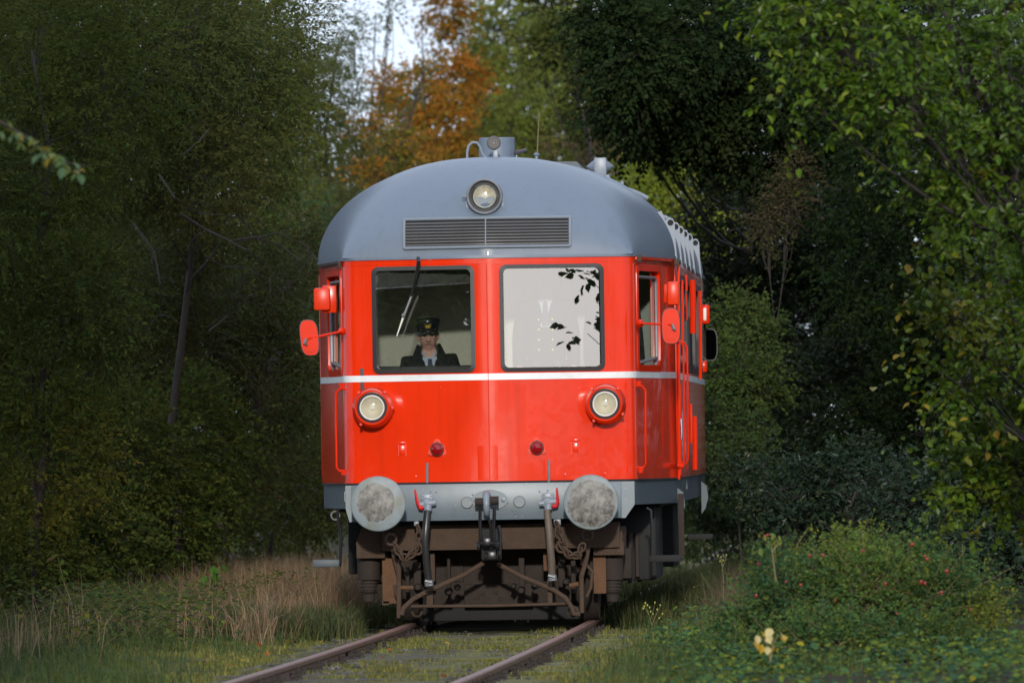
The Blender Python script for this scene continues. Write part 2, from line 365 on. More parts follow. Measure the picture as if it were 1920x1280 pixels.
# front windows ----------------------------------------------------
for s in (-1, 1):
    g = MB(); out, inn = rrect(.103, .967, 2.083, 2.972, .058, 6), rrect(.137, .933, 2.117, 2.938, .04, 6)
    if s < 0: out = [(-a, b) for a, b in out]; inn = [(-a, b) for a, b in inn]
    n = len(out); f = lambda p, dy: (p[0], abs(p[0])*TV+dy, p[1])
    vs = [f(p, -.012) for p in out]+[f(p, -.02) for p in inn]+[f(p, .03) for p in inn]+[f(p, .03) for p in out]
    g.add(vs, [(a*n+i, a*n+(i+1) % n, ((a+1) % 4)*n+(i+1) % n, ((a+1) % 4)*n+i) for a in range(4) for i in range(n)])
    w = g.build('windscreen', RUBBER, car, angle=30)
    pn = MB(); gp = rrect(.125, .945, 2.105, 2.95, .05, 4); gp = [(s*a, b) for a, b in gp]
    pn.prism(gp, lambda a, b: f((a, b), .008), lambda a, b: f((a, b), .014)); pn.build('pane', PANE, w)
    # side windows of the cab, in the tapering side walls
    fx = lambda y: HW0+(HW1-HW0)*(y-KY)/(FD-KY)
    g = MB(); out, inn = rrect(.395, 1.445, 2.07, 2.965, .085, 5), rrect(.45, 1.39, 2.125, 2.91, .05, 5); n = len(out)
    q = lambda p, dx: (s*(fx(p[0])+dx), p[0], p[1])
    vs = [q(p, .007) for p in out]+[q(p, .012) for p in inn]+[q(p, -.055) for p in inn]+[q(p, -.055) for p in out]
    g.add(vs, [(a*n+i, a*n+(i+1) % n, ((a+1) % 4)*n+(i+1) % n, ((a+1) % 4)*n+i) for a in range(4) for i in range(n)])
    w = g.build('side_window', REDB, car, angle=30)
    pn = MB(); pn.prism(rrect(.44, 1.40, 2.115, 2.92, .05, 4), lambda a, b: q((a, b), -.03), lambda a, b: q((a, b), -.036)); pn.build('pane', LENS, w)
    fr = MB(); fr.tube([q(p, -.018) for p in rrect(.465, 1.375, 2.14, 2.86, .05, 4)]+[q((1.375, 2.19), -.018)], .014, 6); fr.build('sash', STEEL, w)
    for kk in range(6):
        y = 3.55+kk*1.65
        g = MB(); out, inn = rrect(y-.03, y+1.23, 2.09, 2.93, .085, 4), rrect(y+.03, y+1.17, 2.15, 2.87, .05, 4); n = len(out)
        q2 = lambda p, dx: (s*(HW1+dx), p[0], p[1])
        vs = [q2(p, .007) for p in out]+[q2(p, .012) for p in inn]+[q2(p, -.055) for p in inn]+[q2(p, -.055) for p in out]
        g.add(vs, [(a*n+i, a*n+(i+1) % n, ((a+1) % 4)*n+(i+1) % n, ((a+1) % 4)*n+i) for a in range(4) for i in range(n)])
        w = g.build('side_window', RUBBER, car, angle=30)
        pn = MB(); pn.prism(rrect(y+.02, y+1.18, 2.14, 2.88, .05, 3), lambda a, b: q2((a, b), -.03), lambda a, b: q2((a, b), -.036)); pn.build('pane', LENS, w)

# lamps ------------------------------------------------------------
for s in (-1, 1):
    cx, cz = s*.967, 1.803
    c = (cx, 0, cz)
    h = MB().lathe([(.165, -.17), (.172, -.10), (.158, -.05), (.15, .055), (.147, .065), (.128, .068), (.126, .03), (.122, .0)], c).build('headlight', RED, car)
    MB().ring((cx, -.066, cz), .138, .0085, n=36).build('rim', REDB, h)
    MB().lathe([(.126, .045), (.112, .058), (.110, .04)], c).build('dark_bezel', LAMPD, h)
    MB().ring((cx, -.052, cz), .098, .0075, n=36).build('chrome_ring', RING, h)
    MB().lathe([(.10, .045), (.09, .02), (.065, -.02), (.03, -.045), (.0, -.05)], c).build('reflector', REFL, h)
    MB().lathe([(.016, -.05), (.016, -.01), (.0, .0)], c, n=12).build('bulb', RING, h)
    MB().lathe([(.126, .04), (.10, .056), (.06, .066), (.0, .07)], c).build('lens', LENS, h)
    for a in (50, 130, 235, 330 if s > 0 else 0):
        t = math.radians(a); px, pz = cx+.168*math.cos(t), cz+.168*math.sin(t)
        MB().tube([(px, .04, pz), (px, -.035, pz)], .012, 8).build('lug', RED, h)
    cx, cz = (-.437 if s < 0 else .392), 1.45
    yy = abs(cx)*TV; c = (cx, yy, cz)
    tri = [(cx+.085*math.cos(math.radians(a)), cz+.085*math.sin(math.radians(a))) for a in ((80, 100, 200, 215, 325, 340))]
    t = MB().prism(tri, lambda a, b: (a, yy+.012, b), lambda a, b: (a, yy-.014, b)).build('tail_lamp', RED, car)
    MB().lathe([(.06, .01), (.058, .035), (.05, .045)], c).build('collar', LAMPD, t)
    MB().lathe([(.05, .03), (.049, .055), (.042, .078), (.025, .093), (.0, .098)], c).build('lens', REDLAMP, t)
    for a in (90, 207, 333):
        r = math.radians(a); MB().tube([(cx+.074*math.cos(r), yy, cz+.074*math.sin(r)), (cx+.074*math.cos(r), yy-.024, cz+.074*math.sin(r))], .009, 6).build('bolt', RED, t)
    # little lamp iron socket
    lx = -.73 if s < 0 else .71
    lz = 1.455
    mb = MB(); yy = abs(lx)*TV
    mb.box((lx-.028, yy-.006, lz-.045), (lx+.028, yy+.02, lz+.035), .004); mb.box((lx-.034, yy-.010, lz+.045), (lx+.034, yy+.02, lz+.062), .003)
    mb.box((lx-.034, yy-.012, lz-.058), (lx-.027, yy+.02, lz+.045)); mb.box((lx+.027, yy-.012, lz-.058), (lx+.034, yy+.02, lz+.045)); mb.build('lamp_iron', RED, car)
c = (-.013, .12, 3.541)
h = MB().lathe([(.148, -.4), (.15, -.06), (.152, .0), (.146, .03), (.136, .036), (.132, .0), (.128, -.02)], c).build('roof_headlight', GREY, car)
MB().ring((c[0], .09, c[2]), .139, .0095, n=36).build('rim', STEEL, h)
MB().lathe([(.132, .0), (.112, -.012), (.098, -.03), (.094, -.01), (.090, -.035)], c).build('dark_bezel', LAMPD, h)
MB().ring((c[0], .145, c[2]), .093, .005, n=36).build('chrome_ring', RING, h)
MB().lathe([(.091, -.03), (.08, -.06), (.055, -.09), (.02, -.105), (.0, -.105)], c).build('reflector', REFL, h)
MB().lathe([(.02, -.11), (.02, -.06), (.0, -.05)], c, n=12).build('bulb', RING, h)
MB().lathe([(.132, .004), (.08, .016), (.0, .022)], c).build('lens', LENS, h)
MB().tube([(c[0]-.148, .14, c[2]), (c[0]-.185, .14, c[2]+.004)], [.014, .011], 8).build('clamp', STEEL, h)
mb = MB(); mb.prism([(-.10, 3.375), (.10, 3.375), (.155, 3.45), (.155, 3.54), (-.155, 3.54), (-.155, 3.45)], lambda a, b: (a-.013, .19, b), lambda a, b: (a-.013, .46, b)); mb.build('pedestal', GREY, h)

# ventilation grille under the roof headlight ------------------------
def onroof(x, z, d=0.0): return (x, roof_y(x, z)-d, z)
g0, g1, zb, zt = -.688, .692, 3.122, 3.362
gr = MB()
for zz in (zb, zt): gr.tube([onroof(x, zz, .018) for x in np.linspace(g0, g1, 11)], .013, 8)
for xx in (g0, g1): gr.tube([onroof(xx, z, .018) for z in np.linspace(zb, zt, 6)], .013, 8)
G = gr.build('vent_grille', GREYL, car)
bk = MB(); xs = np.linspace(g0, g1, 13); zs = np.linspace(zb, zt, 6)
bk.add([onroof(x, z, .010) for z in zs for x in xs], [(j*13+i, j*13+i+1, (j+1)*13+i+1, (j+1)*13+i) for j in range(5) for i in range(12)]); bk.build('backing', BLACKM, G)
for i in range(8):
    z = zb+.034+(zt-zb-.034)*i/8
    sl_ = MB(); xs = np.linspace(g0+.012, g1-.012, 9)
    A = [onroof(x, z, .012) for x in xs]; B = [onroof(x, z-.006, .022) for x in xs]; C_ = [onroof(x, z-.017, .022) for x in xs]
    sl_.add(A+B+C_, [(r*9+i_, r*9+i_+1, (r+1)*9+i_+1, (r+1)*9+i_) for r in range(2) for i_ in range(8)]); sl_.build('slat', LAMPD, G)
tube('divider', [onroof(-.005, z, .022) for z in np.linspace(zb, zt, 5)], .006, GREYL, G)

# strip added for the crease highlight and wear, a patched panel at its foot
tube('crease_strip', [(0, -.001, z) for z in np.linspace(ZB+.01, ZR-.06, 14)], .004, REDB, car, 6)
pt = MB(); q0, q1 = -.10, .07
pt.add([(x, abs(x)*TV-.003, z) for z in (ZB+.01, 1.475) for x in (q0, 0, q1)]+[(x, abs(x)*TV+.004, z) for z in (ZB+.01, 1.475) for x in (q0, 0, q1)],
       [(0, 1, 4, 3), (1, 2, 5, 4), (6, 9, 10, 7), (7, 10, 11, 8), (0, 3, 9, 6), (2, 8, 11, 5), (3, 4, 10, 9), (4, 5, 11, 10), (0, 6, 7, 1), (1, 7, 8, 2)]); pt.build('repair_patch', RED, car)
for i, x in enumerate((-.95, -.62, .62, .95)):
    MB().lathe([(.012, -.002), (.011, .004), (0, .006)], (x, abs(x)*TV, 1.225), n=8).build('bolt', RED, car)
# wiper --------------------------------------------------------------
wp = tube('wiper', [P(784, 484, -.03), P(785, 490, -.07), P(781, 512, -.05), P(771, 556, .0)], [.017, .017, .011, .007], IRON, car, 8)
tube('arm', [P(771, 556, .0), P(757, 592, .02)], [.010, .008], STEEL, wp, 6)
tube('blade', [P(772, 555, .02), P(757, 592, .035), P(744, 630, .05)], [.008, .010, .004], CREAM, wp, 6)
MB().tube([P(755, 590, .01), P(757, 594, .03)], .012, 6).build('clip', STEEL, wp)

# buffer beam, buffers, coupling --------------------------------------
bb = MB(); bb.box((-1.15, -.07, .858), (1.09, -.045, ZB-.016), .004)
bb.prism([(1.09, .858), (1.12, .858), (1.20, .97), (1.20, 1.16), (1.09, 1.16)], lambda a, b: (a, -.03, b), lambda a, b: (a, .2, b))
bb.prism([(-1.15, .858), (-1.17, .858), (-1.2, .97), (-1.2, 1.16), (-1.15, 1.16)], lambda a, b: (a, -.03, b), lambda a, b: (a, .2, b))
BM = bb.build('buffer_beam', BEAM, car)
box('beam_backing', (-1.13, -.044, .87), (1.08, .3, 1.16), BLACKM, car)
for (bx, bz) in ((-.19, 1.005), (.245, 1.005)):
    MB().lathe([(.05, -.01), (.05, .012), (.044, .017), (.0, .017)], (bx, -.068, bz), n=20).build('boss', BEAM, BM)
rg = random.Random(5)
for i in range(26):
    x, z = rg.choice((-.5, .5, -.19, .2, .05))+rg.gauss(0, .05), rg.uniform(.9, 1.1)
    MB().lathe([(.008, 0), (.007, .004), (0, .006)], (x, -.069, z), n=8).build('rivet', BEAM, BM)

def buffermat(name, cx, cz, rr):
    m = bpy.data.materials.new(name); m.use_nodes = True; t = m.node_tree; n = t.nodes; b = n['Principled BSDF']
    tc = n.new('ShaderNodeTexCoord'); sub = n.new('ShaderNodeVectorMath'); sub.operation = 'SUBTRACT'; sub.inputs[1].default_value = (cx, 0, cz)
    t.links.new(tc.outputs['Object'], sub.inputs[0])
    sc = n.new('ShaderNodeVectorMath'); sc.operation = 'MULTIPLY'; sc.inputs[1].default_value = (1, 0, 1); t.links.new(sub.outputs[0], sc.inputs[0])
    ln = n.new('ShaderNodeVectorMath'); ln.operation = 'LENGTH'; t.links.new(sc.outputs[0], ln.inputs[0])
    nz = n.new('ShaderNodeTexNoise'); nz.inputs['Scale'].default_value = 16; nz.inputs['Detail'].default_value = 6; t.links.new(tc.outputs['Object'], nz.inputs[0])
    ad = n.new('ShaderNodeMath'); ad.operation = 'MULTIPLY_ADD'; ad.inputs[1].default_value = 0.06; t.links.new(nz.outputs[0], ad.inputs[0]); t.links.new(ln.outputs['Value'], ad.inputs[2])
    mr = n.new('ShaderNodeMapRange'); mr.inputs[1].default_value = rr+.026; mr.inputs[2].default_value = rr+.034; t.links.new(ad.outputs[0], mr.inputs[0])
    n2 = n.new('ShaderNodeTexNoise'); n2.inputs['Scale'].default_value = 15; n2.inputs['Detail'].default_value = 10; n2.inputs['Roughness'].default_value = .7; n2.inputs['Distortion'].default_value = 0.25; t.links.new(tc.outputs['Object'], n2.inputs[0])
    cr = n.new('ShaderNodeValToRGB'); t.links.new(n2.outputs[0], cr.inputs[0]); e = cr.color_ramp.elements
    e[0].position = .38; e[0].color = (.028, .025, .022, 1); e[1].position = .64; e[1].color = (.20, .19, .175, 1)
    n3 = n.new('ShaderNodeTexNoise'); n3.inputs['Scale'].default_value = 9; n3.inputs['Detail'].default_value = 6; t.links.new(tc.outputs['Object'], n3.inputs[0])
    c2 = n.new('ShaderNodeValToRGB'); t.links.new(n3.outputs[0], c2.inputs[0]); e = c2.color_ramp.elements
    e[0].position = .42; e[0].color = (.17, .205, .225, 1); e[1].position = .75; e[1].color = (.13, .135, .10, 1)
    mx = n.new('ShaderNodeMix'); mx.data_type = 'RGBA'; t.links.new(mr.outputs[0], mx.inputs[0]); t.links.new(cr.outputs[0], mx.inputs[6]); t.links.new(c2.outputs[0], mx.inputs[7])
    t.links.new(mx.outputs[2], b.inputs['Base Color']); b.inputs['Roughness'].default_value = .5
    bp = n.new('ShaderNodeBump'); bp.inputs['Strength'].default_value = .18; bp.inputs['Distance'].default_value = .006; t.links.new(n2.outputs[0], bp.inputs['Height']); t.links.new(bp.outputs[0], b.inputs['Normal'])
    return m
for s, px, py, ox, oz, rr in ((-1, 709, 944, -.02, .015, .155), (1, 1108, 941, .005, -.01, .195)):
    p = at(px, py, -.6); c = (p.x, -.6, p.z)
    b = MB().lathe([(.10, -.54), (.105, -.50), (.10, -.46), (.09, -.3), (.09, -.03), (.225, -.022), (.228, -.004), (.222, .006), (.2, .012), (.12, .022), (.0, .027)], c, n=56).build('buffer', buffermat('buffer_face', ox, oz, rr), car, loc=c)
    MB().lathe([(.15, -.53), (.15, -.50), (.12, -.45), (.115, -.25)], (0, 0, 0), n=24).build('sleeve', BEAM, b)
tube('pin', [P(801, 867, -.02), P(801, 905, -.02)], .011, STEEL, car); tube('pin', [P(1029, 862, -.02), P(1029, 903, -.02)], .011, STEEL, car)
# draw hook and screw coupling
pl = MB(); cxp, czp = at(918, 937, -.07).x, at(918, 937, -.07).z
pl.prism([(cxp+.15*math.copysign(abs(math.cos(t))**1.25, math.cos(t)), czp+.088*math.copysign(abs(math.sin(t))**.9, math.sin(t))) for t in [i/28*2*PI for i in range(28)]], lambda a, b: (a, -.066, b), lambda a, b: (a, -.09, b))
D = pl.build('drawgear', BEAM, car)
for sx in (-.115, .115): MB().lathe([(.02, 0), (.02, .018), (.0, .02)], (cxp+sx, -.088, czp), n=6).build('bolt', BEAM, D)
hk = []
hx = at(912, 945, -.3).x; hz = at(912, 945, -.3).z
for i in range(15):
    t = math.radians(200-i*19); hk.append((hx, -.24-.085*math.cos(t), hz+.0+.085*math.sin(t)))
MB().tube([(hx, -.06, hz+.03), (hx, -.16, hz+.035)]+hk[1:], [.04, .04]+[.038-.0012*i for i in range(14)], 10).build('hook', GREYL, D)
MB().tube([(hx-.095, -.27, hz+.02), (hx-.03, -.27, hz+.02)], .034, 10).build('trunnion', RUSTD, D)
MB().tube([(hx+.03, -.27, hz+.03), (hx+.10, -.27, hz+.03)], .036, 10).build('trunnion', RUSTD, D)
cp = MB()
for (a, b, c_, d) in ((900, 950, 902, 1020), (927, 950, 926, 1022)): cp.tube([P(a, b, -.27), P((a+c_)/2-1, (b+d)/2, -.27), P(c_, d, -.25)], [.014, .013, .016], 8)
cp.tube([P(916, 970, -.25), P(920, 985, -.24), P(921, 1045, -.2)], .012, 8)
cp.tube([P(935, 985, -.2), P(938, 1000, -.2), P(937, 1045, -.2)], .016, 8); cp.tube([P(896, 1018, -.25), P(936, 1018, -.25)], .017, 8)
cp.tube([P(908, 1044, -.22), P(940, 1046, -.22)], .018, 8)
CPL = cp.build('screw_coupling', IRON, D)
for (x, y, w, h) in ((913, 1015, 8, 8), (922, 1041, 8.5, 8.5)):
    a, b = at(x-w, y+h, -.27), at(x+w, y-h, -.27); box('nut', (a.x, -.30, a.z), (b.x, -.22, b.z), IRON, CPL, .012)
for (x, y) in ((897, 1024), (932, 1022), (911, 1043), (936, 1038)): MB().ring(P(x, y, -.26), .025, .014, axis=(1, 0, 0), n=12, k=6).build('eye', IRON, CPL)
bl = MB(); bl.box(P(903, 990, .1), P(936, 1050, -.1), .02); bl.build('coupling_block', BLACKM, D)

# brake hoses, cocks and chains ---------------------------------------
for s, pts, m_ in ((-1, ((802, 955), (799, 985), (797, 1010), (799, 1050), (804, 1090)), HOSE), (1, ((1026, 955), (1029, 985), (1031, 1015), (1034, 1050), (1035, 1080)), HOSEB)):
    h = MB().tube([P(x, y, -.16-.05*math.sin(i)) for i, (x, y) in enumerate(pts)], [.03, .031, .03, .031, .03], 10).build('brake_hose', m_, car)
    e = pts[-1]; MB().tube([P(e[0], e[1]-3, -.2), P(e[0]+1, e[1]+8, -.2)], .036, 8).build('ferrule', STEEL, h)
    MB().tube([P(e[0]-7, e[1]-2, -.24), P(e[0]+6, e[1]+1, -.24)], .012, 6).build('clip', STEEL, h)
    vx = 801 if s < 0 else 1027; vy = 944 if s < 0 else 942
    v = MB(); v.lathe([(.0, .0), (.042, .01), (.05, .06), (.042, .11), (.0, .125)], P(vx, vy, -.06), n=16); v.tube([P(vx-14*s*0-16, vy+2, -.15), P(vx+16, vy-3, -.15)], [.026, .03], 10)
    v.tube([P(vx+1, vy-4, -.14), P(vx+1, vy+14, -.16)], [.034, .034], 10); v.box(P(vx-11, vy-18, -.068), P(vx+11, vy-4, -.10), .006); V_ = v.build('air_cock', GREYL, car)
    for (a, b) in ((-7, -15), (7, -15), (-7, -7), (7, -7)): MB().lathe([(.010, 0), (.009, .01), (0, .012)], P(vx+a, vy+b, -.1), n=8).build('bolt', GREYL, V_)
    if s < 0: hp = ((778, 917), (780, 930), (783, 942), (788, 952), (793, 952))
    else: hp = ((1044, 914), (1045, 928), (1046, 938), (1043, 948), (1036, 949))
    MB().tube([P(x, y, -.17) for x, y in hp], [.007, .011, .013, .018, .02], 8).build('handle', HANDR, V_)
def chain(pts, y, n, R=.033, r=.0095):
    path = [Vector(P(a, b, y)) for a, b in pts]; segs = [(path[i+1]-path[i]).length for i in range(len(path)-1)]; tot = sum(segs)
    first = None; root = None
    for i in range(n):
        d = tot*(i+.5)/n; k = 0
        while k < len(segs)-1 and d > segs[k]: d -= segs[k]; k += 1
        p = path[k].lerp(path[k+1], min(1, d/segs[k])); t = (path[k+1]-path[k]).normalized()
        ax = Vector((0, 1, 0)) if i % 2 else Vector((0, .45, .9)) if abs(t.x) > .6 else Vector((.9, .45, 0))
        a = t; ax = (ax-a*ax.dot(a)).normalized()
        mb = MB(); mb.ring((0, 0, 0), R, r, axis=(0, 0, 1), n=14, k=6, sc=(1.25, .8))
        if first is None:
            first = mb.build('chain', RUST, car); root = first; q = first
        else:
            q = bpy.data.objects.new('link', first.data); COL.objects.link(q); q.parent = root
        M = Matrix((a, ax.cross(a), ax)).transposed().to_4x4(); M.translation = p
        if q is root: q.matrix_world = M; rootM = M
        else: q.matrix_parent_inverse = rootM.inverted(); q.matrix_basis = M
    return root
chain(((740, 1020), (752, 1042), (765, 1046), (781, 1028)), -.1, 7)
chain(((783, 985), (786, 1000), (783, 1022)), -.08, 3, .03, .009)
chain(((1044, 982), (1050, 1005), (1058, 1025)), -.1, 4, .04, .011)
chain(((1056, 1028), (1070, 1043), (1083, 1040), (1093, 1022)), -.1, 6)
for (x, y) in ((733, 1011), (782, 1029), (1053, 1025), (1101, 1003)): MB().ring(P(x, y, -.09), .043, .012, n=18, k=6).build('chain_ring', RUST, car)
box('chain_lug', P(776, 975, -.05), P(786, 985, .0), GREYL, car, .006); box('chain_lug', P(1038, 972, -.05), P(1052, 984, .0), GREYL, car, .006)

# bogie ---------------------------------------------------------------
def bx(name, a, b, y0, y1, m_, par, bev=.006):
    p, q = at(a[0], a[1], y0), at(b[0], b[1], y0); return box(name, (p.x, y0, p.z), (q.x, y1, q.z), m_, par, bev)
fb = MB()
for (a, b, y0, y1) in (((716, 985), (1162, 1026), .25, .45), ((668, 1019), (722, 1046), .3, .8), ((1112, 1017), (1170, 1040), .3, .8)):
    p, q = at(a[0], a[1], y0), at(b[0], b[1], y0); fb.box((p.x, y0, p.z), (q.x, y1, q.z), .008)
fb.prism([(at(x, y, .4).x, at(x, y, .4).z) for x, y in ((680, 985), (720, 985), (720, 1020), (668, 1020))], lambda a, b: (a, .3, b), lambda a, b: (a, .5, b))
fb.prism([(at(x, y, .4).x, at(x, y, .4).z) for x, y in ((1120, 983), (1150, 983), (1170, 1018), (1112, 1018))], lambda a, b: (a, .3, b), lambda a, b: (a, .5, b))
for s in (-1, 1): fb.box((s*.98-.06+.04, .46, .55), (s*.98+.06+.04, 3.4, .78), .01)
BG = fb.build('bogie', RUST, car)
for (x, sgn) in ((691, -1), (1147, 1)):
    zt = at(x, 1046, .5).z; c = (at(x, 1046, .5).x, .5, zt)
    sp = MB().lathe([(.095, 0), (.095, -.16), (.09, -.18)]+[(r, -.18-.014*i) for i in range(8) for r in ((.06, .075) if i % 2 else (.075, .06))]+[(.05, -.30), (.045, -.36), (.0, -.365)], c, axis=(0, 0, 1), n=24).build('spring_pot', RUSTD, BG)
for (a, b, m_) in (((716, 1046), (745, 1131), RUSTL), ((1112, 1040), (1137, 1112), RUSTL)): bx('guard_plate', a, b, .4, .44, m_, BG)
for s in (-1, 1):
    for yw in (1.1, 3.6):
        w = MB().lathe([(.0, .07), (.1, .07), (.12, .05), (.36, .035), (.40, .07), (.455, .066), (.46, -.03), (.485, -.06), (.485, -.075), (.40, -.065), (.1, -.03), (.0, -.03)], (.04+s*.755, yw, .458), axis=(s, 0, 0), n=40).build('wheel', RUSTD, BG)
    box('axle_box', (.04+s*.93, .98, .34), (.04+s*1.10, 1.24, .60), RUSTD, BG, .02); box('axle_box', (.04+s*.93, 3.48, .34), (.04+s*1.10, 3.72, .60), RUSTD, BG, .02)
    for k in range(5):
        MB().tube([(.04+s*(1.08+.05*(k % 2)), 1.3+k*.33, .3+.05*(k % 3)), (.04+s*(1.08+.05*(k % 2)), 1.3+k*.33, .72)], .022, 6).build('hanger', RUSTD, BG)
for yw in (1.1, 3.6): tube('axle', [(-.8, yw, .458), (.86, yw, .458)], .08, RUSTD, BG)
box('bogie_transom', (-.66, 1.7, .1), (.74, 1.8, .9), BLACKM, BG, .02); box('bogie_transom', (-.60, .92, .13), (.68, .97, .72), RUSTD, BG, .02); box('undercar_shade_plate', (-.62, .99, .01), (.70, 1.04, .3), BLACKM, BG, .01)  # transoms block sun underneath; low black plate added for the under-car shade
# guard irons, rods and the pilot bar
rails_ = (
 ('guard_iron', ((736, 1022), (738, 1040), (747, 1075), (748, 1095)), .25, .018, RUST), ('guard_iron', ((748, 1048), (748, 1158)), .2, .020, RUST),
 ('guard_iron', ((1103, 1025), (1099, 1050), (1090, 1080), (1091, 1148)), .2, .020, RUST), ('guard_iron', ((1088, 1045), (1110, 1070), (1108, 1100), (1100, 1118)), .26, .014, RUST),
 ('guard_iron', ((740, 1095), (742, 1110), (748, 1125)), .24, .014, RUST),
 ('pilot_rod', ((908, 1054), (870, 1077), (805, 1106), (775, 1122), (757, 1139), (753, 1152)), .05, .020, RUST), ('pilot_rod', ((932, 1056), (980, 1081), (1036, 1104), (1060, 1120), (1072, 1138), (1076, 1150), (1088, 1151)), .05, .020, RUST),
 ('pilot_bar', ((770, 1136), (925, 1135), (1065, 1131)), .12, .013, RUST), ('stay', ((750, 1101), (775, 1101)), .2, .018, RUSTL), ('stay', ((1068, 1097), (1085, 1094)), .2, .020, RUSTL))
for nm, pts, y, r, m_ in rails_: tube(nm, [P(a, b, y) for a, b in pts], r, m_, BG)
for (a, b, y0) in (((799, 1085), (812, 1136), .12), ((1026, 1085), (1036, 1131), .12), ((716, 1126), (730, 1134), .4)): bx('strap', a, b, y0, y0+.03, RUST, BG, .003)
for (a, b, y0, m_) in (((775, 1052), (790, 1120), .5, RUSTD), ((806, 1036), (816, 1090), .4, RUST), ((838, 1045), (845, 1112), .6, RUSTD), ((835, 1050), (870, 1090), .9, RUSTD), ((870, 1095), (1000, 1134), .8, RUSTD),
                       ((985, 1040), (1018, 1100), .9, RUSTD), ((972, 1045), (984, 1108), .6, RUSTD), ((1018, 1035), (1028, 1070), .5, RUSTL), ((880, 1048), (960, 1090), 1.0, RUST), ((1046, 1040), (1060, 1100), .5, RUSTD), ((1070, 1050), (1080, 1112), .45, RUSTD), ((760, 1060), (768, 1115), .45, RUSTD)):
    bx('brake_gear', a, b, y0, y0+.08, m_, BG, .01)
for (x, y, r_) in ((842, 1108, .035), (978, 1106, .035), (964, 1098, .025), (1003, 1098, .03), (858, 1100, .028), (1062, 1090, .03), (785, 1100, .035)): MB().lathe([(r_, 0), (r_, .1), (r_*.6, .12), (r_*.6, .16), (0, .165)], P(x, y, .5), n=12).build('brake_gear', RUSTD, BG)
for i, (x, y) in enumerate(((905, 1112), (930, 1110), (957, 1112), (895, 1121), (938, 1122), (960, 1121))): MB().lathe([(.018, 0), (.014, .012), (0, .015)], P(x, y, .8), n=8).build('rivet', RUSTD, BG)
for (x0, x1) in ((775, 790), (1068, 1082)):
    p = at(x0, 1140, .3); q = at(x1, 1165, .3); MB().lathe([(.05, 0), (.05, .04), (.03, .06)], ((p.x+q.x)/2, .3, (p.z+q.z)/2+.03), n=14).build('sand_pipe', RUST, BG)

# steps, grab rails ------------------------------------------------------
st = MB(); st.box(P(588, 1048, .5), P(636, 1062, .5)); p0, p1 = at(587, 1049, .5), at(637, 1062, .5)
st = MB().box((p0.x, .45, p0.z), (p1.x, .75, p1.z), .006); STP = st.build('footstep', SLATE, car)
tube('hanger', [P(633, 955, .5), P(634, 970, .5), P(638, 995, .5), P(639, 1010, .5), P(637, 1056, .5)], .016, IRON, STP); MB().ring(P(629, 966, .5), .035, .012, n=14, k=6).build('eye', IRON, STP)
p0, p1 = at(1218, 1041, .6), at(1278, 1052, .6); STR = box('footstep', (p0.x, .5, p0.z), (p1.x, .9, p1.z), BLACKM, car, .006)
tube('hanger', [P(1212, 952, .6), P(1220, 956, .6), P(1222, 985, .6), P(1222, 1045, .6)], .011, IRON, STR)
p0, p1 = at(1271, 925, 2.0), at(1284, 1040, 2.0); box('hanger', (p0.x, 1.95, p1.z), (p1.x, 2.0, p0.z), RUSTD, STR, .004)
p0, p1 = at(1290, 1002, 4.5), at(1336, 1010, 4.5); box('footstep', (p0.x, 4.3, p0.z), (p1.x, 4.9, p1.z), BLACKM, car, .006)
for k_, (px, py) in enumerate(((1278, 925), (1322, 912))):
    y = 2.2 if k_ == 0 else 11; p = at(px, py, y)
    MB().prism([(-.005, .05), (.045, .01), (.058, -.10), (.03, -.20), (-.005, -.25)], lambda a, b: (p.x+a-.03, y, p.z+b), lambda a, b: (p.x+a-.03, y+.03, p.z+b)).build('step_plate', SLATE, car)
def handrail(pts, y, r, m_=REDB, feet=True, name='grab_rail'):
    pp = [P(a, b, y) for a, b in pts]; h = MB().tube(pp, r, 8).build(name, m_, car); return h
for s in (-1, 1):
    if s < 0: pts = ((649, 729), (636, 729), (630, 736), (630, 800), (631, 876), (637, 883), (648, 883)); ft = ((642, 722), (645, 884))
    else: pts = ((1191, 724), (1204, 723), (1210, 731), (1210, 800), (1211, 870), (1206, 876), (1193, 876)); ft = ((1197, 718), (1201, 880))
    h = handrail(pts, .14, .0095)
    for i, (x, y) in enumerate(ft):
        MB().tube([P(x, y-4, .14), P(x, y+6, .14)], .02, 8).build('bracket', REDB, h); MB().tube([P(x-7, y-2, .15), P(x+6, y-1, .15)], .009, 6).build('bolt', REDB, h)
h = handrail(((1271, 640), (1276, 640), (1281, 648), (1282, 700), (1283, 860), (1280, 868), (1271, 869)), 2.05, .0085)
MB().tube([P(1270, 872, 2.05), P(1282, 874, 2.05)], .018, 8).build('bracket', REDB, h)
h = handrail(((1274, 640), (1283, 642), (1288, 652), (1289, 700), (1290, 860), (1287, 868), (1276, 872)), 3.1, .0095)
for (px, y0, y1, y, r) in ((1272, 500, 898, 2.12, .012), (1279, 525, 640, 4.2, .012), (1286, 515, 545, 5.2, .012), (1287, 550, 600, 5.2, .006), (1298, 525, 625, 6.6, .026), (1302, 530, 625, 6.9, .012), (1312, 545, 710, 9.4, .014), (1302, 780, 880, 6.8, .022), (1305, 782, 876, 7.0, .009), (1295, 757, 830, 5.6, .012), (1275, 720, 890, 2.9, .009)):
    handrail(((px, y0), (px+1, (y0+y1)/2), (px+1, y1)), y, r, RED if r < .02 else REDB, name='door_rail')
tube('door_handle', [P(1276, 785, 2.9), P(1277, 800, 2.9), P(1277, 822, 2.9)], .012, CHROME, car)
box('side_door', (HW1-.01, 2.25, 1.22), (HW1+.012, 3.2, 2.95), RED, car, .01)
box('side_door', (-HW1-.012, 2.25, 1.22), (-HW1+.01, 3.2, 2.95), RED, car, .01)

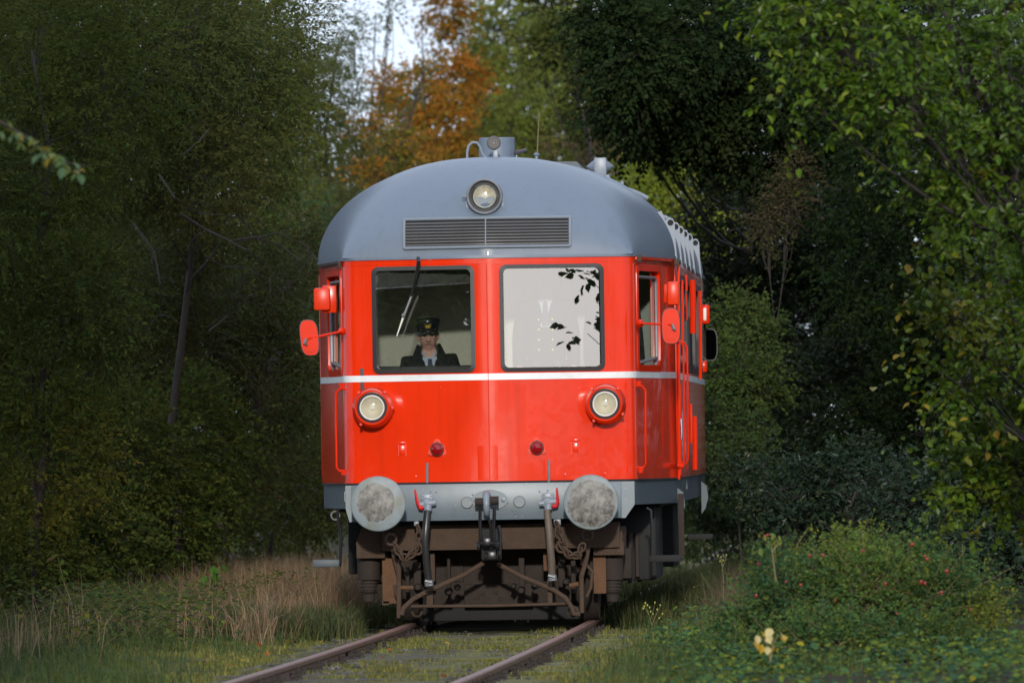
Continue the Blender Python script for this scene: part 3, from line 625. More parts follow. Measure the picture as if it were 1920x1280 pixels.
# mirrors and side marker plates ------------------------------------------
def oval(cx, cz, rx, rz, n=28, e=.62): return [(cx+rx*math.copysign(abs(math.cos(t))**e, math.cos(t)), cz+rz*math.copysign(abs(math.sin(t))**e, math.sin(t))) for t in [i/n*2*PI for i in range(n)]]
for s, (mx_, my_), (ax, ay), lean in ((-1, (580, 633), (641, 621), .012), (1, (1258, 611), (1199, 606), 0)):
    y = -.02 if s > 0 else .0; p = at(mx_, my_, y); rx, rz = .072, .145
    poly = [(a+lean*(b-p.z)/rz*-1.0, b) for a, b in oval(p.x, p.z, rx, rz)]
    m_ = MB().prism(poly, lambda a, b: (a, y-.004, b), lambda a, b: (a, y+.03, b)).build('side_mirror', REDB, car)
    n = len(poly); rim = MB(); rim.tube([(a, y+.012, b) for a, b in poly+[poly[0]]], .0085, 6); rim.build('rim', RUBBER, m_)
    inner = [(a*.68+p.x*.32, b*.74+p.z*.26-.012) for a, b in poly]
    MB().prism(inner, lambda a, b: (a, y-.016, b), lambda a, b: (a, y, b)).build('back_cover', REDB, m_)
    MB().prism([(a*.9+p.x*.1, b*.95+p.z*.05) for a, b in poly], lambda a, b: (a, y+.031, b), lambda a, b: (a, y+.034, b)).build('mirror_glass', MIRG, m_)
    hx_, hy_ = (572, 636) if s < 0 else (1263, 609)
    q = P(hx_, hy_, y-.035)
    MB().tube([P(ax, ay, .12), P((ax*2+hx_)/3, (ay*2+hy_)/3, .05), (q[0], q[1], q[2])], .0095, 8).build('arm', REDB, m_)
    MB().lathe([(.035, -.02), (.032, .0), (.02, .012), (.012, .03), (0, .035)], P(ax, ay, .15), n=14).build('bracket', REDB, m_)
    MB().tube([(q[0]-s*.012, q[1]-.012, q[2]+.008), (q[0]+s*.006, q[1]-.012, q[2]-.04)], .012, 8).build('clamp', STEEL, m_)
    MB().tube([(q[0]-.01, q[1]-.02, q[2]-.03), (q[0]+.02, q[1]-.02, q[2]-.045)], .008, 6).build('bolt', IRON, m_)
p0, p1 = at(588, 540, .5), at(613, 582, .5)
lm = box('marker_lamp', (p0.x, .46, p0.z), (p1.x+.03, .52, p1.z), ORANGEL, car, .02); box('holder', (p0.x+.07, .53, p0.z+.02), (p1.x+.08, .60, p1.z-.02), RED, lm, .01)
p0, p1 = at(1250, 528, .9), at(1274, 572, .9)
lm = box('marker_lamp', (p0.x, .86, p0.z), (p1.x, .92, p1.z), ORANGEL, car, .02); box('holder', (p0.x-.03, .93, p0.z-.02), (p1.x-.05, 1.0, p1.z+.02), RED, lm, .01)
# the same fittings on the rear cab, seen far down the right side
p0, p1 = at(1314, 571, 13.2), at(1331, 607, 13.2)
lm = box('marker_lamp', (p0.x, 13.2, p0.z), (p1.x, 13.27, p1.z), REDB, car, .02); box('lens', (p0.x+.02, 13.185, p0.z-.03), (p1.x-.03, 13.21, p1.z+.03), CREAM, lm, .015)
p = at(1331, 646, 14.2); poly = oval(p.x, p.z, .075, .155)
m_ = MB().prism(poly, lambda a, b: (a, 14.18, b), lambda a, b: (a, 14.22, b)).build('side_mirror', RUBBER, car)
MB().prism([(a*.88+p.x*.12, b*.93+p.z*.07) for a, b in poly], lambda a, b: (a, 14.172, b), lambda a, b: (a, 14.179, b)).build('mirror_glass', MIRG, m_)
p0, p1 = at(1313, 676, 13), at(1326, 698, 13); box('bracket_plate', (p0.x, 13.0, p0.z), (p1.x, 13.05, p1.z), REDB, car, .02)
# gutter end brackets and roof edge
for (a, b, y) in (((1194, 478), (1203, 491), .32), ((1264, 485), (1273, 497), 1.9), ((633, 490), (640, 500), .32)): bx('gutter_bracket', a, b, y, y+.05, RUST, car, .004)
for s in (-1, 1):
    MB().prism([(.36, 3.003), (1.9, 3.003), (1.9, 3.026), (.36, 3.026)], lambda a, b: (s*(HW0+(HW1-HW0)*(a-.25)/1.85+.03), a, b), lambda a, b: (s*(HW0+(HW1-HW0)*(a-.25)/1.85-.0), a, b)).build('drip_rail', RUSTD if s < 0 else RED, car)

# roof fittings -------------------------------------------------------------
def onarch(x, y): return roof_z(x, y)
for s in (1,):
    for k_, y in enumerate((2.5, 4.4, 6.2, 8.0, 9.8, 12.6)):
        A = []
        for i in range(9):
            f = .90+.0995*i/8; A.append((1.505*f, ZR+RH*gx(f)))
        x_t, z_t = 1.525, ZR+RH*gx(.955)+.03
        poly = A[::-1]+[(1.40, A[0][1]+.012), (1.43, z_t+.025), (1.47, z_t+.045), (1.495, z_t+.04), (1.51, z_t+.005), (1.515, 3.2), (1.53, 3.0)]
        l_ = MB().prism(poly, lambda a, b: (s*a, y, b), lambda a, b: (s*a, y+.02, b)).build('roof_lug', GREY, car)
        MB().lathe([(.026, -.001), (.026, .003), (.0, .003)], (s*1.475, y, z_t+.005), n=14).build('hole', BLACKM, l_)
c = (at(932, 298, 2.4).x, 2.4, 0)
EX = MB().lathe([(.155, 3.8), (.155, 4.085), (.145, 4.088), (.14, 4.0), (.13, 3.9)], c, axis=(0, 0, 1), n=32).build('exhaust_stack', GREY, car)
MB().tube([P(966, 286, 2.3), P(975, 285, 2.25), P(987, 281, 2.2)], [.02, .02, .012], 8).build('valve', LAMPD, EX); MB().tube([P(970, 287, 2.3), P(967, 299, 2.3)], .008, 6).build('pipe', STEEL, EX)
HN = MB().lathe([(.02, -.12), (.03, -.06), (.057, -.0), (.06, .012), (.052, .02), (.0, .02)], P(926, 268, 1.7), n=24).build('horn', LAMPD, car)
for r_ in (.018, .034, .047): MB().ring((HN.data.vertices[0].co.x*0+P(926, 268, 1.7)[0], 1.678, P(926, 268, 1.7)[2]), r_, .004, n=20, k=6).build('ring', IRON, HN)
bx('post', (924, 281), (934, 302), 1.70, 1.76, GREYL, HN, .004)
tube('air_pipe', [P(x, y, 1.75) for x, y in ((876, 302), (876, 285), (879, 273), (886, 267), (895, 268), (900, 275), (903, 285), (908, 294), (916, 298), (924, 297))], .011, GREYL, car)
AN = tube('antenna', [P(1007, 299, 2.2), P(1009, 250, 2.2), P(1011, 210, 2.2)], [.006, .004, .003], STEM, car, 6); MB().lathe([(.016, -.05), (.016, .02), (.03, .03), (.008, .05)], P(1006, 297, 2.2), axis=(0, 0, 1), n=12).build('base', GREY, AN)
p0, p1 = at(1012, 303, 5), at(1088, 330, 5); hz_ = p0.z
MB().prism([(p0.x, hz_-.14), (p0.x, hz_), (p1.x-.03, hz_-.005), (p1.x+.06, hz_-.12), (p1.x+.06, hz_-.3), (p0.x, hz_-.3)], lambda a, b: (a, 5, b), lambda a, b: (a, 6.4, b)).build('roof_hatch', SLATE, car)
vy = 2.6; VT = MB(); c = P(1125, 312, vy)
VT.lathe([(.0, -.12), (.055, -.05), (.055, .05), (.0, .12)], (c[0], vy, c[2]), axis=(1, 0, 0), n=20); VTO = VT.build('roof_ventilator', GREY, car)
bx('cowl', (1114, 296), (1137, 329), vy-.09, vy+.09, GREYL, VTO, .004)
MB().prism([(at(x, y, vy).x, at(x, y, vy).z) for x, y in ((1110, 328), (1142, 328), (1153, 356), (1150, 372), (1108, 345))], lambda a, b: (a, vy-.08, b), lambda a, b: (a, vy+.08, b)).build('plinth', GREY, VTO)
tube('roof_rail', [P(1150, 350, 3.2), P(1160, 351, 3.2), P(1180, 356, 3.2), P(1200, 364, 3.2), P(1215, 372, 3.2)], .018, GREYL, car)
tube('roof_rail', [P(1215, 397, 4.0), P(1225, 401, 4.0), P(1240, 405, 4.0), P(1259, 413, 4.0)], .018, GREYL, car)
# lettering on the solebar and the maker's plate by the left step
def text(body, loc, size, m_, par, rot=(PI/2, 0, 0), name='lettering'):
    cu = bpy.data.curves.new(name, 'FONT'); cu.body = body; cu.size = size; cu.extrude = .0008; cu.resolution_u = 2
    t_ = bpy.data.objects.new(name, cu); COL.objects.link(t_); t_.location = loc; t_.rotation_euler = rot
    dg = bpy.context.evaluated_depsgraph_get(); me = bpy.data.meshes.new_from_object(t_.evaluated_get(dg)); bpy.data.objects.remove(t_); bpy.data.curves.remove(cu)
    n_ = bpy.data.objects.new(name, me); COL.objects.link(n_); n_.location = loc; n_.rotation_euler = rot; me.materials.append(m_); n_.parent = par; return n_
p0, p1 = at(646, 922, .14), at(657, 939, .14)
pl = MB()
for (a, b) in (((p0.x, p0.z), (p1.x, p0.z)), ((p1.x, p0.z), (p1.x, p1.z)), ((p1.x, p1.z), (p0.x, p1.z)), ((p0.x, p1.z), (p0.x, p0.z))): pl.tube([(a[0], .15, a[1]), (b[0], .15, b[1])], .0025, 4)
for z in (.3, .5, .72): pl.box((p0.x+.008, .149, p0.z+(p1.z-p0.z)*z-.004), (p1.x-.008, .151, p0.z+(p1.z-p0.z)*z+.005))
pl.build('data_panel', TEXTW, car)
text('ws G s d', (HW1-.008, 6.0, 1.06), .12, TEXTW, car, rot=(PI/2, 0, PI/2))

# cab interior -------------------------------------------------------------
box('cab_floor', (-1.13, .3, 1.2), (1.13, 2.0, 1.23), BROWNP, car)
box('partition', (-1.40, 1.90, 1.23), (.55, 1.94, 3.03), BEIGE, car); box('partition_door', (.66, 1.91, 1.23), (1.40, 1.95, 3.03), DOORG, car, .01)
box('door_post', (.56, 1.84, 1.23), (.65, 1.95, 3.03), CREAM, car, .008); box('door_lock', (1.18, 1.885, 2.2), (1.24, 1.91, 2.36), STEEL, car, .01)
box('ceiling_panel', (-1.2, .45, 3.05), (1.2, 1.94, 3.07), CREAM, car)
d_ = box('driver_desk', (-1.08, .22, 1.9), (.08, .58, 2.145), DASH, car, .02)
bl = MB(); b0, b1 = at(702, 506, .2), at(887, 532, .2); nx = 24
vs = []
for j, zf in enumerate((0, .2, .45, .7, .93, 1.0)):
    for i in range(nx+1):
        x = b0.x+(b1.x-b0.x)*i/nx; zl = b1.z-.03+.04*i/nx
        z = b0.z+.02+(zl-b0.z-.02)*zf; vs.append((x, .2+.012*math.sin(i*.9+j*1.7)+.008*math.sin(i*2.3-j), z+.004*math.sin(i*.7+j)))
bl.add(vs, [(j*(nx+1)+i, j*(nx+1)+i+1, (j+1)*(nx+1)+i+1, (j+1)*(nx+1)+i) for j in range(5) for i in range(nx)], True)
BL = bl.build('roller_blind', BLIND, car); tube('hem_bar', [(b0.x, .2, b1.z-.03), (b1.x, .2, b1.z+.01)], .009, STEEL, BL)
for s_ in (-.6, .6): pass
# ------------------------------------------------------------------ people in the cab
def skin_mesh(verts, edges, radii, sub=1, root=0):
    me = bpy.data.meshes.new('skin_tmp'); me.from_pydata(verts, edges, [])
    o = bpy.data.objects.new('skin_tmp', me); COL.objects.link(o)
    md = o.modifiers.new('s', 'SKIN'); 
    if not me.skin_vertices: me.attributes  # layer is created by the modifier below
    bm = bmesh.new(); bm.from_mesh(me); ly = bm.verts.layers.skin.verify()
    for i, v in enumerate(bm.verts):
        r = radii[i]; v[ly].radius = r if hasattr(r, '__len__') else (r, r); v[ly].use_root = (i == root)
    bm.to_mesh(me); bm.free()
    md.use_smooth_shade = True
    ss = o.modifiers.new('u', 'SUBSURF'); ss.levels = ss.render_levels = sub
    dg = bpy.context.evaluated_depsgraph_get(); dg.update()
    m2 = bpy.data.meshes.new_from_object(o.evaluated_get(dg)); bpy.data.objects.remove(o); bpy.data.meshes.remove(me)
    vs = [v.co.copy() for v in m2.vertices]; fs = [tuple(p.vertices) for p in m2.polygons]; bpy.data.meshes.remove(m2)
    return vs, fs
def head_mesh(c):
    mb = MB(); n, k = 28, 22; vs = []
    for j in range(k+1):
        ph = PI*j/k; zz = math.cos(ph)
        for i in range(n):
            t = 2*PI*i/n; x, y = math.sin(ph)*math.cos(t), math.sin(ph)*math.sin(t)
            wx, wy = .078, .098
            if zz < 0: wx *= 1-.30*(-zz)**1.5; wy *= 1-.12*(-zz)
            px, py, pz = x*wx, y*wy, zz*.122
            if y < 0:                                   # the face looks along -Y
                py *= .93
                for ex in (-.031, .031):                # eye sockets
                    d = ((px-ex)/.022)**2+((pz-.012)/.014)**2; py += .012*math.exp(-d)*(-y)
                py -= .007*math.exp(-((pz-.034)/.012)**2-(px/.05)**2)                   # brow
                py -= .008*math.exp(-((pz+.098)/.020)**2-(px/.026)**2)                  # chin
                py -= .005*math.exp(-((pz+.058)/.010)**2-(px/.026)**2)                  # lips
                py -= .006*math.exp(-((abs(px)-.044)/.018)**2-((pz+.022)/.02)**2)       # cheeks
            vs.append((c[0]+px, c[1]+py, c[2]+pz))
    mb.add(vs, [(j*n+i, j*n+(i+1) % n, (j+1)*n+(i+1) % n, (j+1)*n+i) for j in range(k) for i in range(n)], True)
    f = lambda x, y, z: (c[0]+x, c[1]+y, c[2]+z)
    mb.tube([f(0, -.088, .018), f(0, -.101, -.006), f(0, -.117, -.030), f(0, -.098, -.038)], [.009, .0115, .016, .010], 10)
    for s in (-1, 1):
        mb.tube([f(s*.010, -.098, -.031), f(s*.016, -.092, -.034)], [.009, .007], 8)
        mb.tube([f(s*.072, .012, .028), f(s*.088, .018, .012), f(s*.086, .015, -.014), f(s*.074, .008, -.030)], [.010, .014, .012, .008], 8)
    return mb
def remesh(mb, name, m, parent, vox):
    o = mb.build(name, m, parent, angle=180); md = o.modifiers.new('r', 'REMESH'); md.mode = 'VOXEL'; md.voxel_size = vox; md.use_smooth_shade = True
    sm = o.modifiers.new('sm', 'SMOOTH'); sm.iterations = 2; sm.factor = .5
    dg = bpy.context.evaluated_depsgraph_get(); dg.update(); me = bpy.data.meshes.new_from_object(o.evaluated_get(dg)); o.modifiers.clear(); o.data = me
    me.polygons.foreach_set('use_smooth', [True]*len(me.polygons)); return o
def person(label, loc, rz, seated, glasses, cap, turn=0.0):
    root = tag(empty('person', loc), label, 'person'); root.rotation_euler = (0, 0, rz)
    if seated: hip, chest, sh, nb, hc = .50, .80, .985, 1.03, 1.175
    else: hip, chest, sh, nb, hc = .93, 1.24, 1.425, 1.48, 1.625
    V_, E_, Rd = [], [], []
    def vtx(p, r, par=None):
        V_.append(p); Rd.append(r)
        if par is not None: E_.append((par, len(V_)-1))
        return len(V_)-1
    pel = vtx((0, .03, hip+.02), (.15, .11)); wa = vtx((0, .03, (hip+chest)/2), (.14, .105), pel); ch = vtx((0, .02, chest), (.16, .115), wa); nk = vtx((0, .01, sh), (.10, .085), ch)
    n1 = vtx((0, 0, nb+.01), .058, nk); vtx((0, -.012, hc-.03), .055, n1)
    hands = []
    for s in (-1, 1):
        a = vtx((s*.165, .02, sh-.035), .062, nk)
        if seated: el, wr = (s*.235, -.06, sh-.30), (s*.16, -.33, .80)
        else: el, wr = (s*.225, .03, sh-.31), (s*.23, -.03, sh-.57)
        e = vtx(el, .046, a); w = vtx(wr, .030, e); d = (Vector(wr)-Vector(el)).normalized()
        pm = vtx(tuple(Vector(wr)+d*.075), (.040, .022), w); hands.append((Vector(wr)+d*.06, d, s))
        if seated: kn, an, to = (s*.14, -.42, .50), (s*.13, -.40, .10), (s*.14, -.56, .035)
        else: kn, an, to = (s*.10, 0, .50), (s*.10, .03, .09), (s*.12, -.14, .035)
        h_ = vtx((s*.09, .02, hip-.03), .09, pel); k_ = vtx(kn, .062, h_); a_ = vtx(an, .042, k_); vtx(to, .038, a_)
    vs, fs = skin_mesh(V_, E_, Rd, 1)
    mb = MB().add(vs, fs, True)
    for p, d, s in hands:                                           # five tapering fingers
        side = Vector((s, 0, 0)) if seated else Vector((0, -1, 0)); side = (side-d*side.dot(d)).normalized(); nrm = d.cross(side)
        if nrm.z > 0 and seated: nrm = -nrm
        for q, (o_, L) in enumerate(((-.030, .072), (-.010, .083), (.010, .078), (.029, .060))):
            b = p+side*o_*s*(-1 if seated else 1)+d*.04; mb.tube([b-d*.02, b+d*L*.4+nrm*.003, b+d*L*.75+nrm*.014, b+d*L*.95+nrm*.03], [.010, .0095, .0085, .006], 7)
        b = p-side*.032*(1 if seated else -1)*1.0; mb.tube([b-d*.03, b-side*.02+d*.01, b-side*.026+d*.045+nrm*.008], [.012, .011, .008], 7)
    hm = head_mesh((0, -.02, hc)); mb.add(hm.v, hm.f, True)
    body = remesh(mb, 'body', SKIN, root, .0075)
    for s in (-1, 1):
        MB().lathe([(.0, -.004), (.011, 0), (.008, .007), (0, .010)], (s*.031, -.096, hc+.011), n=10).build('eye', EYED, root)
        MB().tube([(s*.018, -.106, hc+.030), (s*.032, -.107, hc+.034), (s*.048, -.099, hc+.030)], [.004, .0055, .003], 6).build('eyebrow', HAIR, root)
    MB().tube([(-.027, -.093, hc-.062), (-.012, -.1035, hc-.0585), (0, -.105, hc-.0595), (.012, -.1035, hc-.0585), (.027, -.093, hc-.062)], [.002, .0042, .0045, .0042, .002], 6).build('mouth', LIP, root)
    hr = MB()
    for s in (-1, 1): hr.tube([(s*.075, -.035, hc+.045), (s*.081, -.012, hc+.02), (s*.079, .03, hc+.015), (s*.06, .075, hc-.0)], [.008, .012, .022, .03], 8)
    hr.tube([(-.06, .075, hc-.0), (0, .092, hc-.01), (.06, .075, hc-.0)], [.03, .034, .03], 8); hr.build('hair', HAIR, root)
    # coat, collar, shirt, tie, trousers, shoes
    cv, ce, cr = [], [], []
    def c_(p, r, par=None):
        cv.append(p); cr.append(r)
        if par is not None: ce.append((par, len(cv)-1))
        return len(cv)-1
    a0 = c_((0, .03, hip-.12 if not seated else hip+.02), (.185, .145)); a1 = c_((0, .03, (hip+chest)/2), (.175, .14), a0); a2 = c_((0, .02, chest), (.195, .145), a1); a3 = c_((0, .03, sh+.015), (.125, .11), a2)
    for s in (-1, 1):
        b0_ = c_((s*.17, .025, sh-.02), .094, a3)
        el, wr = ((s*.245, -.05, sh-.30), (s*.17, -.30, .815)) if seated else ((s*.23, .03, sh-.31), (s*.232, -.02, sh-.54))
        b1_ = c_(el, .066, b0_); c_(wr, .05, b1_)
    vs, fs = skin_mesh(cv, ce, cr, 2); MB().add(vs, fs, True).build('coat', COAT, root, angle=180)
    for s in (-1, 1):
        lp = MB()
        A = [(s*.085, .085, nb+.085), (s*.098, -.005, nb+.085), (s*.082, -.085, nb+.035), (s*.050, -.125, nb-.05), (s*.022, -.150, nb-.20)]
        B = [(s*.10, .08, nb-.03), (s*.145, .0, nb-.02), (s*.150, -.085, nb-.045), (s*.125, -.128, nb-.10), (s*.04, -.155, nb-.22)]
        C_ = [(s*.075, .08, nb+.07), (s*.084, -.005, nb+.06), (s*.068, -.078, nb+.015), (s*.038, -.116, nb-.065), (s*.016, -.146, nb-.20)]
        lp.add(A+B+C_, [(r*5+i, r*5+i+1, ((r+1) % 3)*5+i+1, ((r+1) % 3)*5+i) for r in range(3) for i in range(4)], True); lp.build('lapel', COAT, root, angle=60)
        sc_ = MB(); sc_.prism([(s*.006, nb-.045), (s*.062, nb+.005), (s*.058, nb+.035), (s*.05, nb+.03)], lambda a, b: (a, -.105+abs(a)*.55, b), lambda a, b: (a, -.085+abs(a)*.55, b)); sc_.build('shirt_collar', SHIRT, root)
    MB().prism([(-.06, nb-.02), (.06, nb-.02), (.04, nb-.25), (-.04, nb-.25)], lambda a, b: (a, -.118-(nb-b)*.10, b), lambda a, b: (a, -.06, b)).build('shirt', SHIRT, root)
    MB().prism([(-.016, nb-.035), (.016, nb-.035), (.036, nb-.24), (-.03, nb-.24)], lambda a, b: (a, -.128-(nb-b)*.11, b), lambda a, b: (a, -.10, b)).build('tie', TIE, root)
    for s in (-1, 1):
        for q in range(4): MB().lathe([(.0115, 0), (.009, .006), (0, .008)], (s*.058, -.150+.01*q*0, chest+.05-q*.085), n=10).build('coat_button', GOLD, root)
    tr = MB()
    for s in (-1, 1):
        pts = [(s*.09, .02, hip-.0), (s*.14, -.42, .505), (s*.135, -.42, .40), (s*.13, -.40, .09)] if seated else [(s*.095, .02, hip+.02), (s*.105, .01, .5), (s*.105, .03, .07)]
        tr.tube(pts, [.105, .085, .075, .06] if seated else [.115, .085, .065], 12)
        fx_, fy_ = pts[-1][0], pts[-1][1]
        MB().tube([(fx_, fy_+.06, .045), (fx_, fy_-.03, .05), (fx_*1.05, fy_-.17, .035)], [.042, .048, .04], 10).build('shoe', IRON, root)
    tr.build('trousers', NAVY, root)
    if cap:
        c = (0, -.018, hc+.045)
        CP = MB().lathe([(.088, .0), (.090, .035), (.098, .052), (.108, .085), (.106, .100), (.085, .112), (.0, .118)], c, axis=(0, 0, 1), n=36).build('cap', NAVY, root)
        pk = MB(); ptsA = [(.086*math.sin(t), c[1]-.086*math.cos(t), c[2]+.004) for t in np.linspace(-1.15, 1.15, 15)]
        ptsB = [(.098*math.sin(t), c[1]-.088*math.cos(t)-.020*math.cos(t*1.35), c[2]-.026) for t in np.linspace(-1.15, 1.15, 15)]
        ptsC = [(x, y, z-.005) for x, y, z in ptsB]; ptsD = [(x, y, z-.006) for x, y, z in ptsA]
        pk.add(ptsA+ptsB+ptsC+ptsD, [(r*15+i, r*15+i+1, ((r+1) % 4)*15+i+1, ((r+1) % 4)*15+i) for r in range(4) for i in range(14)], True); pk.build('peak', IRON, CP, angle=60)
        MB().ring((0, c[1], c[2]+.02), .0895, .004, axis=(0, 0, 1), n=32, k=6).build('band', IRON, CP)
        w = MB()                                                    # winged wheel badge and cockade
        for s in (-1, 1):
            for q in range(4): w.tube([(s*.004, -.121, c[2]+.052-q*.006), (s*.018, -.118, c[2]+.060-q*.009), (s*(.032-q*.003), -.112, c[2]+.064-q*.011)], [.003, .004, .002], 6)
        w.ring((0, -.121, c[2]+.044), .009, .003, axis=(0, 1, 0), n=14, k=6); w.build('cap_badge', GOLD, CP)
        MB().lathe([(.0, -.002), (.009, .0), (.008, .005), (.0, .007)], (0, -.124, c[2]+.086), n=14).build('cockade', RING, CP)
        for s in (-1, 1): MB().lathe([(.005, 0), (0, .004)], (s*.06, -.088, c[2]+.018), axis=(s*.5, -.85, 0), n=8).build('cap_button', GOLD, CP)
    if glasses:
        g = MB()
        for s in (-1, 1):
            g.ring((s*.034, -.112, hc+.004), .024, .0016, n=20, k=5, sc=(1.15, .82)); g.tube([(s*.061, -.110, hc+.008), (s*.079, -.06, hc+.012), (s*.082, .01, hc+.012)], .0017, 5)
        g.tube([(-.008, -.114, hc+.008), (0, -.118, hc+.011), (.008, -.114, hc+.008)], .0016, 5); g.build('spectacles', WIRE, root)
    return root
px_ = at(804, 632, .95)
drv = person('seated driver in dark coat, peaked cap with gold badge and spectacles behind the windscreen', (px_.x, .97, px_.z-1.175-.008), math.radians(2), True, True, True)
drv.rotation_euler = (.03, -.045, math.radians(4)); drv.location.x += .045; drv.location.z += .012; zs_ = px_.z-1.175-.008+.39
ST = tag(empty('driver_seat', (0, 0, 0)), 'black driver seat on a post under the man in the peaked cap', 'seat')
MB().box((px_.x-.22, .80, zs_-.07), (px_.x+.22, 1.22, zs_), .02).build('seat', RUBBER, ST); tube('post', [(px_.x, 1.0, 1.23), (px_.x, 1.0, zs_-.06)], .05, IRON, ST)
person('standing man in double-breasted dark uniform coat behind the white reflecting windscreen', (.44, 1.35, 1.232), 0, False, False, False)
person('dark-coated man standing with his back against the right cab side window', (1.02, 1.30, 1.232), math.radians(150), False, False, True)
# ------------------------------------------------------------------ ground and track
def ground_z(x, y):
    x = np.asarray(x, float); y = np.asarray(y, float); d = np.abs(x-.05)
    z = -.105-.0*d + .012*np.sin(x*2.1+y*.7)+.010*np.sin(x*5.3-y*3.1)+.03*np.clip(d-1.6, 0, 3)*np.sin(x*.9+y*.35)
    z = z + np.where(d > 1.5, np.clip((d-1.5)*.035, 0, .2), 0)
    return z
xs = np.concatenate([[-1500, -500, -200, -80, -40, -20], np.linspace(-9, 9, 73), [20, 40, 80, 200, 500, 1500]])
ys = np.concatenate([[-1500, -500, -250, -150, -110, -95, -80, -65, -50, -40, -34], np.linspace(-30, 6, 91), np.linspace(8, 40, 20), [60, 80, 110, 150, 250, 500, 1500]])
gx_, gy_ = np.meshgrid(xs, ys); gz_ = ground_z(gx_, gy_); far = (np.abs(gx_) > 15); gz_[far] = -.05
gm = MB(); nx = len(xs)
gm.v = list(zip(gx_.ravel().tolist(), gy_.ravel().tolist(), gz_.ravel().tolist())); gm.f = [(j*nx+i, j*nx+i+1, (j+1)*nx+i+1, (j+1)*nx+i) for j in range(len(ys)-1) for i in range(nx-1)]; gm.sm = [True]*len(gm.f)
gmat = bpy.data.materials.new('mossy_ground'); gmat.use_nodes = True; t = gmat.node_tree; n = t.nodes; b = n['Principled BSDF']; b.inputs['Roughness'].default_value = .95; b.inputs['Specular IOR Level'].default_value = .15
tc = n.new('ShaderNodeTexCoord')
def nz(sc, det=6, dist=0):
    q = n.new('ShaderNodeTexNoise'); q.inputs['Scale'].default_value = sc; q.inputs['Detail'].default_value = det; q.inputs['Distortion'].default_value = dist; t.links.new(tc.outputs['Object'], q.inputs[0]); return q
def ramp(src, stops):
    r = n.new('ShaderNodeValToRGB'); t.links.new(src, r.inputs[0]); e = r.color_ramp.elements
    while len(e) < len(stops): e.new(.5)
    for k_, (p, c) in enumerate(stops): e[k_].position = p; e[k_].color = tuple(c)+(1,)
    return r
r1 = ramp(nz(1.1, 8).outputs[0], [(.3, (.045, .036, .026)), (.45, (.075, .075, .022)), (.56, (.115, .112, .028)), (.72, (.06, .075, .025))])
r2 = ramp(nz(38, 8, .5).outputs[0], [(.32, (.03, .025, .02)), (.5, (.10, .095, .07)), (.68, (.20, .18, .15))])
n5 = nz(3.2, 8); mrp = n.new('ShaderNodeMapRange'); mrp.inputs[1].default_value = .5; mrp.inputs[2].default_value = .68; mrp.inputs[4].default_value = .75; t.links.new(n5.outputs[0], mrp.inputs[0])
mxg = n.new('ShaderNodeMix'); mxg.data_type = 'RGBA'; t.links.new(mrp.outputs[0], mxg.inputs[0]); t.links.new(r1.outputs[0], mxg.inputs[6]); t.links.new(r2.outputs[0], mxg.inputs[7])
sx = n.new('ShaderNodeSeparateXYZ'); t.links.new(tc.outputs['Object'], sx.inputs[0]); ab = n.new('ShaderNodeMath'); ab.operation = 'ABSOLUTE'; t.links.new(sx.outputs[0], ab.inputs[0])
w1 = n.new('ShaderNodeMath'); w1.operation = 'MULTIPLY_ADD'; w1.inputs[1].default_value = 1.6; t.links.new(nz(1.6, 6).outputs[0], w1.inputs[0]); t.links.new(ab.outputs[0], w1.inputs[2])
mw = n.new('ShaderNodeMapRange'); mw.inputs[1].default_value = 2.6; mw.inputs[2].default_value = 3.6; t.links.new(w1.outputs[0], mw.inputs[0])      # leaf litter under the trees
r4 = ramp(nz(14, 8, .4).outputs[0], [(.35, (.022, .018, .012)), (.55, (.05, .038, .022)), (.7, (.035, .042, .016))])
mxl = n.new('ShaderNodeMix'); mxl.data_type = 'RGBA'; t.links.new(mw.outputs[0], mxl.inputs[0]); t.links.new(mxg.outputs[2], mxl.inputs[6]); t.links.new(r4.outputs[0], mxl.inputs[7])
t.links.new(mxl.outputs[2], b.inputs['Base Color'])
bp = n.new('ShaderNodeBump'); bp.inputs['Strength'].default_value = .9; bp.inputs['Distance'].default_value = .06; t.links.new(nz(22, 8).outputs[0], bp.inputs['Height']); t.links.new(bp.outputs[0], b.inputs['Normal'])
GR = gm.build('ground', gmat); GR['kind'] = 'structure'

TRK = empty('railway_track'); TRK['kind'] = 'structure'
def tx(y): return .045 if y > 0 else .045-.00024*y*y
prof = [(-.066, -.155), (.066, -.155), (.066, -.143), (.012, -.125), (.009, -.05), (.034, -.034), (.036, -.008), (.028, 0), (-.028, 0), (-.036, -.008), (-.034, -.034), (-.009, -.05), (-.012, -.125), (-.066, -.143)]
ry = [-75, -60, -50, -40]+list(np.linspace(-34, 0, 35))+[4, 8, 20, 40, 70]
for s in (-1, 1):
    mb = MB(); k = len(prof); vs = [(tx(y)+s*.7525+px, y, pz) for y in ry for px, pz in prof]
    mb.add(vs, [(j*k+i, j*k+(i+1) % k, (j+1)*k+(i+1) % k, (j+1)*k+i) for j in range(len(ry)-1) for i in range(k)])
    mb.build('rail', RAILM, TRK, angle=35)
rg = random.Random(11)
slp = MB().box((-1.25, -.125, -.07), (1.25, .125, .07), .012); slo = slp.build('sleeper', WOOD, TRK); slo.location = (tx(-29), -29, -.156)
bpl = MB(); 
for s in (-1, 1): bpl.box((s*.7525-.13, -.075, .07), (s*.7525+.13, .075, .083), .003)
plate_me = None
sl_list = [slo]
